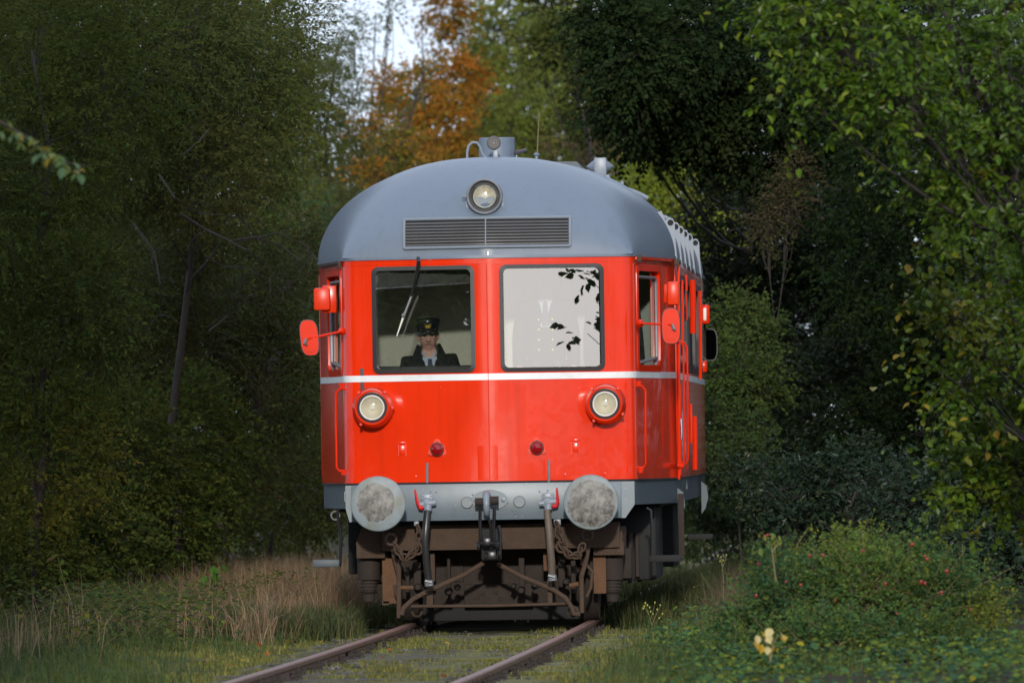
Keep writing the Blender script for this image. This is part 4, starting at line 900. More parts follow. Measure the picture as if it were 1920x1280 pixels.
for i in range(1, 52):
    y = -29+i*.64; q = bpy.data.objects.new('sleeper', slo.data); COL.objects.link(q); q.parent = TRK
    q.location = (tx(y)+rg.uniform(-.03, .03), y+rg.uniform(-.03, .03), -.156+rg.uniform(-.018, .012)); q.rotation_euler = (rg.uniform(-.02, .02), rg.uniform(-.006, .006), rg.uniform(-.015, .015)); sl_list.append(q)
ch = MB(); ch.box((-.12, -.07, .07), (.12, .07, .082), .003)
for a in (-.085, .085): ch.box((a-.02, -.03, .082), (a+.02, .03, .105), .006); ch.lathe([(.013, .1), (.013, .125), (0, .128)], (a, 0, 0), axis=(0, 0, 1), n=6)
first = None
for q in sl_list:
    for s in (-1, 1):
        if first is None: first = ch.build('rail_chair', RUSTD, q); c_ = first
        else: c_ = bpy.data.objects.new('rail_chair', first.data); COL.objects.link(c_); c_.parent = q
        c_.location = (s*.7525, 0, 0)
q = at(1060, 1199, -4.2)
jt = MB(); jt.box((tx(-4.2)+.7525+.012, -4.6, -.12), (tx(-4.2)+.7525+.035, -3.9, -.05), .004)
for yy in (-4.5, -4.32, -4.15, -4.0): jt.tube([(tx(-4.2)+.7525+.03, yy, -.085), (tx(-4.2)+.7525+.065, yy, -.085)], .017, 6)
jt.build('fishplate', RUSTD, TRK)
jt = MB(); jt.box((tx(-9)-.7525+.012, -9.6, -.12), (tx(-9)-.7525+.035, -8.9, -.05), .004)
for yy in (-9.5, -9.32, -9.15, -9.0): jt.tube([(tx(-9)-.7525+.03, yy, -.085), (tx(-9)-.7525+.065, yy, -.085)], .017, 6)
jt.build('fishplate', RUSTD, TRK)

# ------------------------------------------------------------------ foliage
def unit(a): return a/np.maximum(np.linalg.norm(a, axis=-1, keepdims=True), 1e-9)
def np_mesh(name, V_, F_, tint=None, m=None, smooth=False):
    """F_: (n,k) array of equal polygons"""
    me = bpy.data.meshes.new(name); nv, (nf, k) = len(V_), F_.shape
    me.vertices.add(nv); me.vertices.foreach_set('co', V_.astype(np.float32).ravel())
    me.loops.add(nf*k); me.loops.foreach_set('vertex_index', F_.astype(np.int32).ravel())
    me.polygons.add(nf); me.polygons.foreach_set('loop_start', np.arange(0, nf*k, k, dtype=np.int32)); me.polygons.foreach_set('loop_total', np.full(nf, k, dtype=np.int32))
    me.polygons.foreach_set('use_smooth', np.full(nf, smooth))
    if tint is not None:
        a = me.attributes.new('tint', 'FLOAT_COLOR', 'POINT'); c = np.concatenate([tint, np.ones((nv, 1))], 1); a.data.foreach_set('color', c.astype(np.float32).ravel())
    if m: me.materials.append(m)
    me.update(calc_edges=True); return me
def leaf_geo(B, D, N, size, width=.55, near=False):
    D = unit(D); Wd = unit(np.cross(N, D)); N = np.cross(D, Wd); s = size[:, None]; w = s*width*.5; n = len(B); up = N*s*.10
    if not near:
        V_ = np.stack([B, B+D*s*.45+Wd*w+up, B+D*s, B+D*s*.45-Wd*w+up], 1).reshape(-1, 3); o = np.arange(n)[:, None]*4
        F_ = np.concatenate([o+[0, 1, 2], o+[0, 2, 3]], 1).reshape(-1, 3); return V_, F_, 4
    dr = N*s*-.08
    V_ = np.stack([B, B+D*s*.25+Wd*w*.82+up*.8, B+D*s*.62+Wd*w*.9+up, B+D*s+dr, B+D*s*.62-Wd*w*.9+up, B+D*s*.25-Wd*w*.82+up*.8], 1).reshape(-1, 3); o = np.arange(n)[:, None]*6
    F_ = np.concatenate([o+[0, 1, 2, 3], o+[0, 3, 4, 5]], 1).reshape(-1, 4); return V_, F_, 6
def sprays(rng, C_, O_, L, nl, size, droop=.25, flat=.6):
    """leaves along short twigs that start at C_ and point along O_"""
    n = len(C_); a = unit(O_+rng.normal(0, .35, (n, 3))+np.array([0, 0, -droop])); side = unit(np.cross(a, np.array([0, 0, 1.])+rng.normal(0, .35, (n, 3)))); nr = np.cross(side, a)
    nr = np.where(nr[:, 2:3] < 0, -nr, nr)
    t = rng.uniform(.05, 1, (n, nl)); Lr = L*rng.uniform(.6, 1.25, (n, 1)); sg = np.where(rng.random((n, nl)) < .5, -1., 1.)
    B = C_[:, None]+a[:, None]*(t*Lr)[..., None]; B[..., 2] -= droop*Lr*t*t*.5
    D = a[:, None]*.55+side[:, None]*sg[..., None]*.8+rng.normal(0, .30, (n, nl, 3)); D[..., 2] -= .15
    N = nr[:, None]*flat+rng.normal(0, .38, (n, nl, 3))
    sz = size*rng.uniform(.6, 1.25, (n, nl))*(1-.25*t)
    B += side[:, None]*sg[..., None]*(sz*.15)[..., None]
    ends = C_+a*Lr; ends[:, 2] -= droop*Lr[:, 0]*.5
    return B.reshape(-1, 3), D.reshape(-1, 3), N.reshape(-1, 3), sz.reshape(-1), np.repeat(np.arange(n), nl), a, ends
def pick(rng, pal, n): 
    w = np.array([p[3] for p in pal], float); idx = rng.choice(len(pal), n, p=w/w.sum()); return np.array([p[:3] for p in pal])[idx]
def tints(rng, pal, spray_id, lobe_id):
    ns = spray_id.max()+1; base = pick(rng, pal, ns)
    lob = pick(rng, pal, lobe_id.max()+1)[lobe_id]; spc = base*.5+lob*.5
    c = spc[spray_id]*.72+pick(rng, pal, len(spray_id))*.28
    return np.clip(c*rng.uniform(.72, 1.3, (len(c), 1))*(1+rng.normal(0, .06, (len(c), 3))), .003, 1)
def in_ball(rng, n):
    return unit(rng.normal(size=(n, 3)))*(rng.random((n, 1))**(1/3.))
def foliage(rng, lobes, nspray, nl, L, size, pal, droop=.25, near=False, width=.55, shell=.45, m=None, name='crown'):
    """lobes: list of (centre, radii); returns mesh and spray starts"""
    vol = np.array([(r[0]*r[1]*r[2])**(2/3) for _, r in lobes]); lid = rng.choice(len(lobes), nspray, p=vol/vol.sum())
    u = unit(rng.normal(size=(nspray, 3))); rad = shell+(1-shell)*rng.random((nspray, 1))**.7
    c = np.array([l[0] for l in lobes])[lid]; r = np.array([l[1] for l in lobes])[lid]
    C_ = c+u*r*rad*(1-.5*L/np.maximum(r.mean(1, keepdims=True), .3)).clip(.3, 1)
    C_[:, 2] = np.maximum(C_[:, 2], -.12)
    B, D, N, sz, sid, ax, ends = sprays(rng, C_, u, L, nl, size, droop)
    t = tints(rng, pal, sid, lid); V_, F_, k = leaf_geo(B, D, N, sz, width, near)
    return np_mesh(name, V_, F_, np.repeat(t, k, 0), m or LEAF), C_, ends, lid
def auto_lobes(rng, c, r, n, lr=(.38, .6), flatten=.85):
    c, r = np.array(c, float), np.array(r, float); P_ = c+in_ball(rng, n)*r*.72; out = []
    for p in P_:
        q = rng.uniform(*lr); out.append((p, r*q*np.array([1, 1, 1])*np.array([1, 1, flatten])))
    return out
def limbs(rng, base, lobes, C_, ends, lid, r0, twigs, top=None, bark=None, name='trunk', lean=(0, 0)):
    mb = MB(); b = Vector(base); zs = [l[0][2] for l in lobes]; zt = top or max(zs); cx = np.mean([l[0][0] for l in lobes]); cy = np.mean([l[0][1] for l in lobes])
    k = 7; pts = []
    for i in range(k):
        f = i/(k-1); pts.append(Vector((b.x+(cx-b.x)*f**1.3+rng.normal(0, .03+.05*f), b.y+(cy-b.y)*f**1.3+rng.normal(0, .05), b.z-.1+(zt-b.z)*f)))
    mb.tube(pts, [r0*(1-.75*i/(k-1))*(1.25 if i == 0 else 1) for i in range(k)], 8)
    hub = []
    for l in lobes:
        p = Vector(l[0]); f = min(.95, max(.12, (p.z-b.z)/(zt-b.z+1e-6)*.75)); i = f*(k-1); i0 = int(i); s_ = pts[i0].lerp(pts[min(k-1, i0+1)], i-i0); r = r0*(1-.75*f)*.5
        m_ = s_.lerp(p, .5)+Vector((rng.normal(0, .08), rng.normal(0, .08), -.12*(p-s_).length)); mb.tube(bez(s_, m_, p, 6), [r*(1-.7*q/6) for q in range(7)], 6); hub.append(([s_*(1-t)**2+m_*2*t*(1-t)+p*t*t for t in (.4, .55, .7, .85, 1.0)], r*.3))
    for q in rng.choice(len(C_), min(twigs, len(C_)), replace=False):
        hp, r = hub[lid[q]]; h = hp[int(rng.integers(0, 5))]; e = Vector(ends[q]); c = Vector(C_[q]); mb.tube([h, h.lerp(c, .5)+Vector(rng.normal(0, .04, 3)), c, e], [max(.004, min(.012, r*.8)), .006, .004, .0015], 4, cap=False)
    return mb.build(name, bark or BARK, None, angle=180)
def tree(name, label, cat, base, lobes, nspray, nl, L, size, pal, r0=.08, twigs=60, seed=1, droop=.25, near=False, width=.55, shell=.45, group=None, m=None, bark=None, top=None):
    rng = np.random.default_rng(seed)
    if isinstance(lobes, tuple): lobes = auto_lobes(rng, *lobes)
    root = tag(empty(name, base), label, cat, group)
    me, C_, ends, lid = foliage(rng, lobes, nspray, nl, L, size, pal, droop, near, width, shell, m)
    o = bpy.data.objects.new('crown', me); COL.objects.link(o); o.parent = root; o.matrix_parent_inverse = Matrix.Translation(-Vector(base))
    tr = limbs(rng, base, lobes, C_, ends, lid, r0, twigs, top, bark); tr.parent = root; tr.matrix_parent_inverse = Matrix.Translation(-Vector(base))
    return root, C_, ends
def gz(x, y): return float(ground_z(x, y))
def spot(px, y): 
    x = at(px, 950, y).x; return (x, y, gz(x, y))
# palettes: r, g, b, weight (linear base colours)
DKG = [(.054, .078, .016, 4), (.070, .088, .018, 3), (.036, .060, .018, 3), (.115, .120, .022, 1.1), (.15, .13, .018, .4)]
OLV = [(.070, .088, .024, 4), (.088, .100, .028, 3), (.054, .074, .024, 3), (.12, .108, .03, .7), (.15, .115, .02, .25)]
GRG = [(.060, .072, .040, 4), (.075, .080, .045, 3), (.05, .062, .036, 2), (.10, .085, .05, 1)]
ORG = [(.34, .115, .014, 4), (.30, .14, .016, 3), (.11, .125, .022, 5), (.40, .18, .02, 1.6), (.18, .075, .014, 2), (.08, .10, .02, 3)]
MID = [(.13, .165, .030, 4), (.105, .135, .030, 3), (.165, .175, .034, 3), (.21, .17, .036, .8)]
BRG = [(.15, .20, .024, 4), (.19, .225, .028, 3), (.10, .15, .022, 3), (.24, .22, .03, 1)]
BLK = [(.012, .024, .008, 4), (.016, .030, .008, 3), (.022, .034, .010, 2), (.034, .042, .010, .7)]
BRN = [(.13, .075, .045, 4), (.10, .06, .04, 3), (.15, .10, .06, 2)]
HRN = [(.050, .092, .006, 4), (.068, .115, .008, 3), (.028, .058, .006, 4.5), (.11, .14, .008, .8), (.20, .15, .010, .06)]
HRD = [(.022, .042, .010, 4), (.03, .052, .012, 3), (.016, .032, .010, 3), (.06, .066, .012, .6)]
YEL = [(.16, .16, .008, 1.6), (.09, .125, .008, 3), (.22, .16, .010, .8), (.06, .085, .008, 2)]
ROS = [(.062, .130, .044, 4), (.110, .165, .032, 3), (.14, .175, .026, 2.2), (.24, .21, .02, .5), (.036, .085, .050, 3), (.03, .06, .02, 2)]
# ------------------------------------------------------------------ trees and shrubs
def P3(px, py, y): p = at(px, py, y); return np.array((p.x, p.y, p.z))
def lobe(px, py, y, rx, ry, rz): return (P3(px, py, y), np.array((rx, ry, rz), float))
# left forest edge
tree('willow_tree', 'dense dark green willow tree at the far left edge, behind the hanging twig', 'tree', spot(70, 5), [lobe(60, y, 5+q, .95, .9, .8) for y, q in ((80, 1), (280, 0), (480, .6), (680, 0), (860, .3))]+[lobe(200, 150, 6, .8, .9, .9), lobe(-60, 400, 4, .8, .8, 1.0), lobe(150, 560, 4.4, .7, .7, .7)], 3600, 18, .42, .062, DKG, .05, 110, 1, width=.42, group='trees along the left side of the track')
tree('willow_tree', 'tall olive green willow with fine feathery leaves left of the railcar roof', 'tree', spot(330, 10), [lobe(300, 60, 10, 1.0, 1, .9), lobe(420, 160, 11, .85, .9, .9), lobe(250, 270, 10, .9, .9, .8), lobe(380, 330, 10, .7, .8, .6), lobe(480, 80, 12, .7, .8, .8), lobe(180, 30, 10, .8, .8, .8), lobe(490, 300, 12, .45, .6, .5)], 4200, 18, .42, .058, OLV, .05, 150, 2, width=.38, droop=.15, group='trees along the left side of the track')
TH_ROOT, _, _ = tree('thorn_tree', 'dark shaded thorn tree with bare grey branches beside the left cab corner', 'tree', spot(420, 16), [lobe(300, 470, 16, .8, .9, .6), lobe(430, 540, 16, .8, .9, .7), lobe(550, 600, 18, .6, .8, .7), lobe(350, 650, 15, .8, .8, .7), lobe(500, 720, 16, .6, .8, .7), lobe(230, 600, 15, .7, .8, .7), lobe(560, 480, 20, .4, .6, .35), lobe(330, 540, 13, .45, .5, .5), lobe(320, 680, 13, .45, .5, .5), lobe(370, 430, 13, .4, .5, .4)], 3900, 17, .38, .058, [(.052, .064, .020, 4), (.075, .075, .022, 2), (.038, .058, .024, 2), (.11, .095, .022, .8)], .055, 320, 3, width=.42, bark=BARKL, group='trees along the left side of the track')
rgb = random.Random(21); thb = Matrix.Translation(-TH_ROOT.location)
for pts, r0_ in ((((340, 400), (385, 432), (430, 452), (480, 447), (525, 462), (565, 490)), .022), (((430, 452), (462, 470), (500, 500), (530, 545)), .014), (((480, 447), (520, 440), (560, 452), (590, 480)), .012), (((300, 330), (330, 372), (372, 400), (410, 400), (450, 412)), .016),
                 (((385, 480), (420, 500), (455, 500), (505, 520)), .012), (((345, 290), (372, 262), (392, 240)), .018), (((250, 420), (290, 470), (302, 530), (298, 590)), .022), (((390, 620), (430, 590), (460, 560)), .012), (((20, 628), (60, 628), (95, 618), (118, 590), (125, 560)), .02)):
    q = tube('bare_branch', [Vector(P(a+rgb.uniform(-3, 3), b+rgb.uniform(-3, 3), 8.3+rgb.uniform(-.25, .25))) for a, b in pts], [r0_*.7*(1-.75*i/(len(pts)-1)) for i in range(len(pts))], BARK, TH_ROOT, 6); q.matrix_parent_inverse = thb
    for i in range(4):
        k = rgb.randrange(1, len(pts)); a, b = pts[k]; dx, dy = rgb.uniform(-50, 60), rgb.uniform(-45, 40)
        q = tube('bare_twig', [Vector(P(a, b, 8.3)), Vector(P(a+dx*.5, b+dy*.5-6, 8.2)), Vector(P(a+dx, b+dy, 8.1))], [.005, .003, .002], BARK, TH_ROOT, 5); q.matrix_parent_inverse = thb
tree('hazel_shrub', 'dark bushy hazel shrub filling the lower left forest edge', 'shrub', spot(200, 9), [lobe(60, 930, 8, 1.0, .9, .7), lobe(200, 860, 9, .9, .9, .7), lobe(330, 840, 11, .9, .9, .8), lobe(160, 1010, 7, .8, .8, .45), lobe(320, 980, 10, .7, .8, .45), lobe(40, 1060, 5, .7, .7, .3)], 2800, 16, .36, .068, DKG, .05, 80, 4, width=.55, group='shrubs at the foot of the left trees')
tree('elder_shrub', 'green brown elder shrub close to the left step of the railcar', 'shrub', spot(500, 22), [lobe(480, 860, 20, .9, .9, .8), lobe(560, 920, 24, .7, .9, .6), lobe(420, 930, 17, .7, .8, .5), lobe(560, 800, 26, .6, .8, .6)], 1400, 15, .36, .06, [(.075, .082, .022, 3), (.05, .075, .024, 3), (.14, .10, .026, 1), (.11, .115, .026, 1)], .04, 90, 5, group='shrubs at the foot of the left trees')
tree('oak_tree', 'shadowy oak closing the gaps high behind the left trees', 'tree', spot(150, 24), [lobe(40, 150, 24, 1.6, 1, 1.5), lobe(240, 120, 26, 1.6, 1, 1.5), lobe(120, 480, 24, 1.6, 1, 1.5), lobe(330, 420, 28, 1.5, 1, 1.4), lobe(430, 180, 30, 1.2, 1, 1.4), lobe(130, 800, 24, 1.5, 1, 1.2), lobe(360, 780, 28, 1.5, 1, 1.2)], 4200, 16, .5, .085, DKG, .16, 60, 6, group='trees along the left side of the track')
tree('hawthorn_tree', 'blue green hawthorn just left of the railcar side mirror', 'tree', spot(560, 40), [lobe(520, 560, 36, .9, .9, 1.0), lobe(590, 680, 40, .8, .9, .9), lobe(600, 560, 44, .6, .8, .7), lobe(560, 420, 40, .5, .8, .5), lobe(600, 860, 44, .8, .9, .9), lobe(500, 760, 36, .9, .9, 1.0)], 2600, 16, .42, .06, [(.05, .085, .036, 4), (.06, .092, .032, 3), (.09, .105, .034, 1)], .07, 80, 7, group='trees along the left side of the track')
tree('bramble_shrub', 'low dark bramble thicket under the left trees behind the dry grass', 'shrub', spot(380, 34), [lobe(px, 985, 30+k % 3*5, .8, .8, .55) for k, px in enumerate(range(20, 640, 62))]+[lobe(px, 900, 44, .9, .8, .7) for px in range(60, 640, 90)], 2600, 14, .34, .065, DKG, .03, 20, 31, group='shrubs at the foot of the left trees')
tree('bramble_shrub', 'low dark bramble thicket under the holly right of the track', 'shrub', spot(1500, 40), [lobe(px, 990, 34+k % 3*5, .7, .8, .5) for k, px in enumerate(range(1340, 2000, 66))]+[lobe(px, 920, 46, .9, .8, .6) for px in range(1360, 2000, 90)]+[lobe(px, 1010, 62, .6, .8, .5) for px in (1290, 1340, 1400)]+[lobe(px, 1020, 84, .9, .8, .6) for px in (1270, 1330, 1390)], 2700, 14, .34, .065, BLK+[(.04, .055, .018, 2)], .03, 20, 32, group='shrubs on the right side of the track')
# behind the railcar
tree('ash_tree', 'grey olive tree with thin twigs against the sky gap', 'tree', spot(600, 58), [lobe(560, 60, 56, 1.0, 1, 1.0), lobe(600, 210, 58, .9, 1, .9), lobe(640, 330, 58, .9, 1, .7), lobe(590, 420, 56, .8, 1, .7), lobe(690, 400, 60, .7, 1, .5), lobe(640, 290, 62, .45, .8, .4), lobe(700, 330, 62, .6, .8, .4)], 2300, 14, .5, .06, OLV, .06, 90, 8, width=.42, droop=.1, group='trees behind the railcar')
tree('young_birch_tree', 'thin sparse birch top with loose leaves in front of the pale sky', 'tree', spot(680, 66), [lobe(655, 60, 66, .36, .5, .5), lobe(735, 20, 68, .4, .5, .25), lobe(790, 150, 68, .3, .5, .5), lobe(640, 190, 66, .3, .5, .4), lobe(725, 225, 66, .35, .5, .3)], 230, 11, .5, .06, OLV, .03, 50, 9, group='trees behind the railcar')
tree('rowan_shrub', 'pale russet shrub showing between the left trees and the roof edge', 'shrub', spot(610, 90), [lobe(600, 420, 90, .8, .8, .8), lobe(640, 400, 90, .5, .8, .8), lobe(580, 480, 88, .6, .8, .7)], 500, 14, .5, .07, [(.20, .11, .06, 3), (.14, .10, .05, 3), (.10, .095, .04, 2)], .05, 20, 10, group='trees behind the railcar')
tree('rowan_shrub', 'thin orange leaved rowan between the olive tree and the roof', 'shrub', spot(730, 55), [lobe(735, 262, 55, .22, .4, .2), lobe(700, 315, 55, .26, .4, .2), lobe(765, 300, 55, .22, .4, .18), lobe(690, 232, 56, .16, .3, .16), lobe(800, 262, 56, .2, .4, .2)], 190, 12, .34, .07, ORG+[(.07, .085, .02, 5)], .02, 20, 33, group='trees behind the railcar')
tree('maple_tree', 'orange and green autumn maple rising behind the roof', 'tree', spot(820, 78), [lobe(776, 180, 78, .55, .8, .5), lobe(726, 165, 77, .3, .5, .35), lobe(816, 250, 78, .6, .8, .6), lobe(756, 290, 76, .6, .8, .35), lobe(856, 150, 79, .45, .8, .55), lobe(836, 20, 79, .4, .7, .35), lobe(706, 300, 77, .4, .6, .35), lobe(846, 330, 78, .7, .8, .5)], 1500, 15, .46, .085, ORG, .035, 20, 11, group='trees behind the railcar')
tree('lime_tree', 'soft mid green tree behind the exhaust stack and horn', 'tree', spot(960, 84), [lobe(940, 60, 84, .7, .9, .7), lobe(900, 180, 84, .6, .9, .6), lobe(1000, 180, 82, .75, .9, .7), lobe(950, 260, 82, .8, .9, .5), lobe(1060, 90, 86, .6, .9, .7), lobe(1060, 250, 82, .6, .9, .5), lobe(940, 360, 84, 1.0, .9, .6)], 1500, 15, .5, .085, MID, .14, 50, 12, group='trees behind the railcar')
tree('beech_shrub', 'russet brown beech shrub behind the roof hatch', 'shrub', spot(1090, 62), [lobe(1060, 290, 62, .5, .7, .3), lobe(1120, 270, 62, .35, .7, .4), lobe(1180, 330, 60, .5, .7, .4)], 420, 13, .38, .06, BRN+[(.07, .08, .02, 4)], .05, 40, 13, group='trees behind the railcar')
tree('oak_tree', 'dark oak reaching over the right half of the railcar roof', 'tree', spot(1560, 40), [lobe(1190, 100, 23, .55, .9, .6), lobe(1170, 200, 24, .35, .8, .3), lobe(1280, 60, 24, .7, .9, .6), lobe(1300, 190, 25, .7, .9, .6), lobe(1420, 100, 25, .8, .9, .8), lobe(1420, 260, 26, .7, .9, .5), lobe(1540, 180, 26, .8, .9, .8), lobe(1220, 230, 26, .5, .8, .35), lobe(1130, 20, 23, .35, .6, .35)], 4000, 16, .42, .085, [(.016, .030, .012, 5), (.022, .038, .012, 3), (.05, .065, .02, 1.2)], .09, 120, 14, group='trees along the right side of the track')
tree('oak_tree', 'sunlit yellow green oak bough hanging behind the roof crown', 'tree', spot(1190, 48), [lobe(1010, 90, 46, .3, .6, .3), lobe(1060, 60, 46, .4, .6, .3), lobe(1110, 140, 47, .35, .6, .3), lobe(1090, 215, 48, .3, .6, .3)], 330, 13, .36, .095, [(.07, .085, .02, 3), (.10, .11, .026, 2), (.04, .06, .016, 2)], .06, 30, 15, group='trees behind the railcar')
tree('hazel_shrub', 'bright sunlit green shrub right behind the roof edge', 'shrub', spot(1260, 50), [lobe(1230, 330, 50, .35, .6, .32), lobe(1290, 300, 52, .4, .6, .3), lobe(1210, 400, 50, .4, .6, .4), lobe(1300, 400, 50, .45, .6, .4), lobe(1330, 460, 48, .4, .6, .4), lobe(1260, 470, 50, .5, .6, .4), lobe(1350, 350, 54, .35, .6, .35), lobe(1180, 340, 52, .4, .6, .4)], 1150, 14, .36, .075, BRG, .05, 60, 16, group='shrubs on the right side of the track')
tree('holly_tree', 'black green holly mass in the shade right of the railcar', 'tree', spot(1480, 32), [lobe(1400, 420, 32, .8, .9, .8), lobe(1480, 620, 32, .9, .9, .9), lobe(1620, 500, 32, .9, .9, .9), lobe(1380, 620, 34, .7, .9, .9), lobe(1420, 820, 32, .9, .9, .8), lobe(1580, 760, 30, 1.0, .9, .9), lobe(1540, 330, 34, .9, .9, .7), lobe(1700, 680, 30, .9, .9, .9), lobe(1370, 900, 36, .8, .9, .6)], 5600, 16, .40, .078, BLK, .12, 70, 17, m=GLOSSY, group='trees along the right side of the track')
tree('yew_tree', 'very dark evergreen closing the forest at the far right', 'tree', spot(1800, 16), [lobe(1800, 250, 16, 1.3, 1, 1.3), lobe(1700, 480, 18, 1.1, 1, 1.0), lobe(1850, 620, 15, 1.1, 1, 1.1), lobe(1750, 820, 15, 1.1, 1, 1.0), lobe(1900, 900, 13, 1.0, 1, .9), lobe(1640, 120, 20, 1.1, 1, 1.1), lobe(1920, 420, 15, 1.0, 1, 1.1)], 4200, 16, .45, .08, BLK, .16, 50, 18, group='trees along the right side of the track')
tree('dry_bush', 'dull brown leafed bush standing in front of the dark holly', 'shrub', spot(1410, 20), [lobe(1495, 320, 20, .22, .4, .30), lobe(1480, 370, 20, .25, .4, .25), lobe(1440, 420, 20, .25, .4, .2)], 330, 13, .3, .05, [(.085, .062, .036, 4), (.07, .06, .03, 3), (.05, .055, .022, 2)], .015, 30, 19, shell=.2, group='shrubs on the right side of the track')
tree('bramble_shrub', 'green bramble shrub lit beside the right flank of the railcar', 'shrub', spot(1385, 18), [lobe(1390, 600, 19, .3, .5, .35), lobe(1370, 700, 18, .25, .5, .35), lobe(1420, 720, 18, .35, .5, .35), lobe(1380, 800, 17, .3, .5, .3), lobe(1400, 860, 16, .35, .5, .25), lobe(1420, 620, 20, .25, .5, .3)], 800, 14, .32, .06, [(.05, .085, .02, 3), (.075, .10, .022, 2), (.04, .06, .03, 2)], .012, 60, 20, group='shrubs on the right side of the track')
tree('laurel_shrub', 'low shrub with shiny bluish leaves behind the rose bush', 'shrub', spot(1560, 8), [lobe(1480, 940, 8, .5, .6, .3), lobe(1600, 900, 8, .6, .6, .4), lobe(1720, 930, 6, .6, .6, .4), lobe(1850, 980, 2, .6, .6, .4), lobe(1430, 900, 12, .4, .6, .3)], 900, 13, .32, .07, [(.018, .036, .02, 4), (.025, .045, .026, 2), (.05, .06, .016, .6)], .04, 40, 21, m=GLOSSY, group='shrubs on the right side of the track')
# near hornbeam on the right
HB = spot(2230, -20)
hb_l = [lobe(1520, 30, -22, .30, .5, .28), lobe(1620, 80, -22, .45, .6, .42), lobe(1760, 60, -21, .5, .6, .5), lobe(1880, 140, -21, .5, .6, .5), lobe(1700, 190, -22, .42, .5, .32), lobe(1800, 290, -21, .48, .6, .45), lobe(1900, 350, -21, .45, .6, .5), lobe(1960, 40, -20, .7, .6, .8), lobe(2080, 300, -20, .6, .6, .9), lobe(2000, 600, -20, .5, .6, .8), lobe(1500, 170, -22, .22, .3, .16), lobe(1450, -10, -22, .25, .4, .15)]
HBR, hbC, hbE = tree('hornbeam_tree', 'near hornbeam with fresh yellow green leaves overhanging from the top right corner', 'tree', HB, hb_l, 1250, 15, .36, .064, HRN, .06, 160, 22, near=True, width=.58, droop=.35, m=GLOSSY, group='trees along the right side of the track')
HB2 = spot(2100, -16)
hb2 = [lobe(1860, 540, -16, .38, .5, .32), lobe(1800, 590, -17, .35, .4, .25), lobe(1900, 700, -16, .42, .5, .36), lobe(1800, 720, -17, .36, .4, .22), lobe(1860, 830, -16, .4, .5, .3), lobe(1930, 900, -16, .4, .5, .3), lobe(1740, 540, -17, .22, .3, .10), lobe(1990, 600, -15, .5, .6, .6), lobe(1990, 850, -15, .5, .6, .5), lobe(1780, 420, -17, .2, .3, .10), lobe(1860, 440, -16, .34, .4, .25), lobe(1820, 900, -16, .3, .4, .25)]
HBR2, hb2C, hb2E = tree('hazel_shrub', 'tall hazel with yellowing leaves at the middle right edge', 'shrub', HB2, hb2, 850, 13, .34, .066, YEL[:2]+HRN+HRN, .06, 160, 23, near=True, width=.7, droop=.35, m=GLOSSY, group='shrubs on the right side of the track')
# the leaves that stand out one by one
def lone_leaf(name, tint, width=.58, m=GLOSSY):
    V_, F_, k = leaf_geo(np.zeros((1, 3)), np.array([[0., -1, 0]]), np.array([[0, 0, 1.]]), np.array([1.0]), width, True)
    V_ = np.concatenate([V_, np.array([[0, 0, 0.]])])[:6]; return np_mesh(name, V_, F_, np.repeat(np.array([tint]), 6, 0), m)
def leaf_parts(root, base, C_, E_, n, size, metas, seed, name='leaf', jit=.12):
    rng = random.Random(seed); inv = Matrix.Translation(-Vector(base)); idx = list(range(len(C_)))
    sc = sorted(idx, key=lambda i: E_[i][1]+rng.uniform(0, .25))[:n]                 # the twig ends nearest the viewer
    for i in sc:
        q = bpy.data.objects.new(name, rng.choice(metas)); COL.objects.link(q); q.parent = root; q.matrix_parent_inverse = inv
        q.location = Vector(E_[i])+Vector((rng.uniform(-jit, jit), rng.uniform(-jit, 0), rng.uniform(-jit, jit)))
        s = size*rng.uniform(.75, 1.2); q.scale = (s, s, s); q.rotation_euler = (rng.uniform(.2, 1.3), rng.uniform(-.7, .7), rng.uniform(-2.2, 2.2))
LV = [lone_leaf('leaf', c) for c in ((.09, .15, .008), (.07, .125, .008), (.05, .10, .008), (.13, .16, .010), (.11, .155, .010))]
LVY = [lone_leaf('leaf', c, .7) for c in ((.17, .15, .012), (.10, .13, .010), (.07, .11, .010), (.13, .14, .010), (.20, .14, .012))]
vis = [i for i in range(len(hbE)) if at(1920, 640, hbE[i][1]).x > hbE[i][0]]
leaf_parts(HBR, HB, hbC[vis], hbE[vis], 230, .068, LV, 3)
vis = [i for i in range(len(hb2E)) if at(1920, 640, hb2E[i][1]).x > hb2E[i][0]]
leaf_parts(HBR2, HB2, hb2C[vis], hb2E[vis], 150, .068, LVY, 4)
# twig hanging in at the left edge; its tree stands outside the picture
TB = (-3.6, -34.0, gz(-3.6, -34))
def twigpath(pts, y): return [Vector(P(a, b, y)) for a, b in pts]
tl = [(np.array((-3.7, -34, 3.6)), np.array((1.2, 1.2, 1.3))), (np.array((-4.6, -34, 4.8)), np.array((1.5, 1.5, 1.3))), (np.array((-3.6, -33, 5.6)), np.array((1.2, 1.2, 1.2))), (np.array((-4.2, -34.5, 2.2)), np.array((1.2, 1.2, 1.0)))]
TWR, _, _ = tree('birch_tree', 'birch outside the left edge with one leafy twig hanging into view', 'tree', TB, tl, 500, 14, .5, .08, DKG, .10, 40, 24, group='trees along the left side of the track')
tw = twigpath([(-60, 205), (0, 228), (45, 255), (85, 285), (120, 303), (160, 313)], -32)
mb = MB(); mb.tube([Vector((-3.5, -33.5, 3.5))]+tw, [.02, .012, .008, .007, .005, .004, .002], 6); b_ = mb.build('branch', BARK, TWR); b_.matrix_parent_inverse = Matrix.Translation(-Vector(TB))
LT = [lone_leaf('leaf', c, .66) for c in ((.07, .12, .04), (.09, .13, .035), (.06, .11, .05), (.07, .12, .045), (.20, .15, .02), (.12, .14, .03))]
rg = random.Random(8)
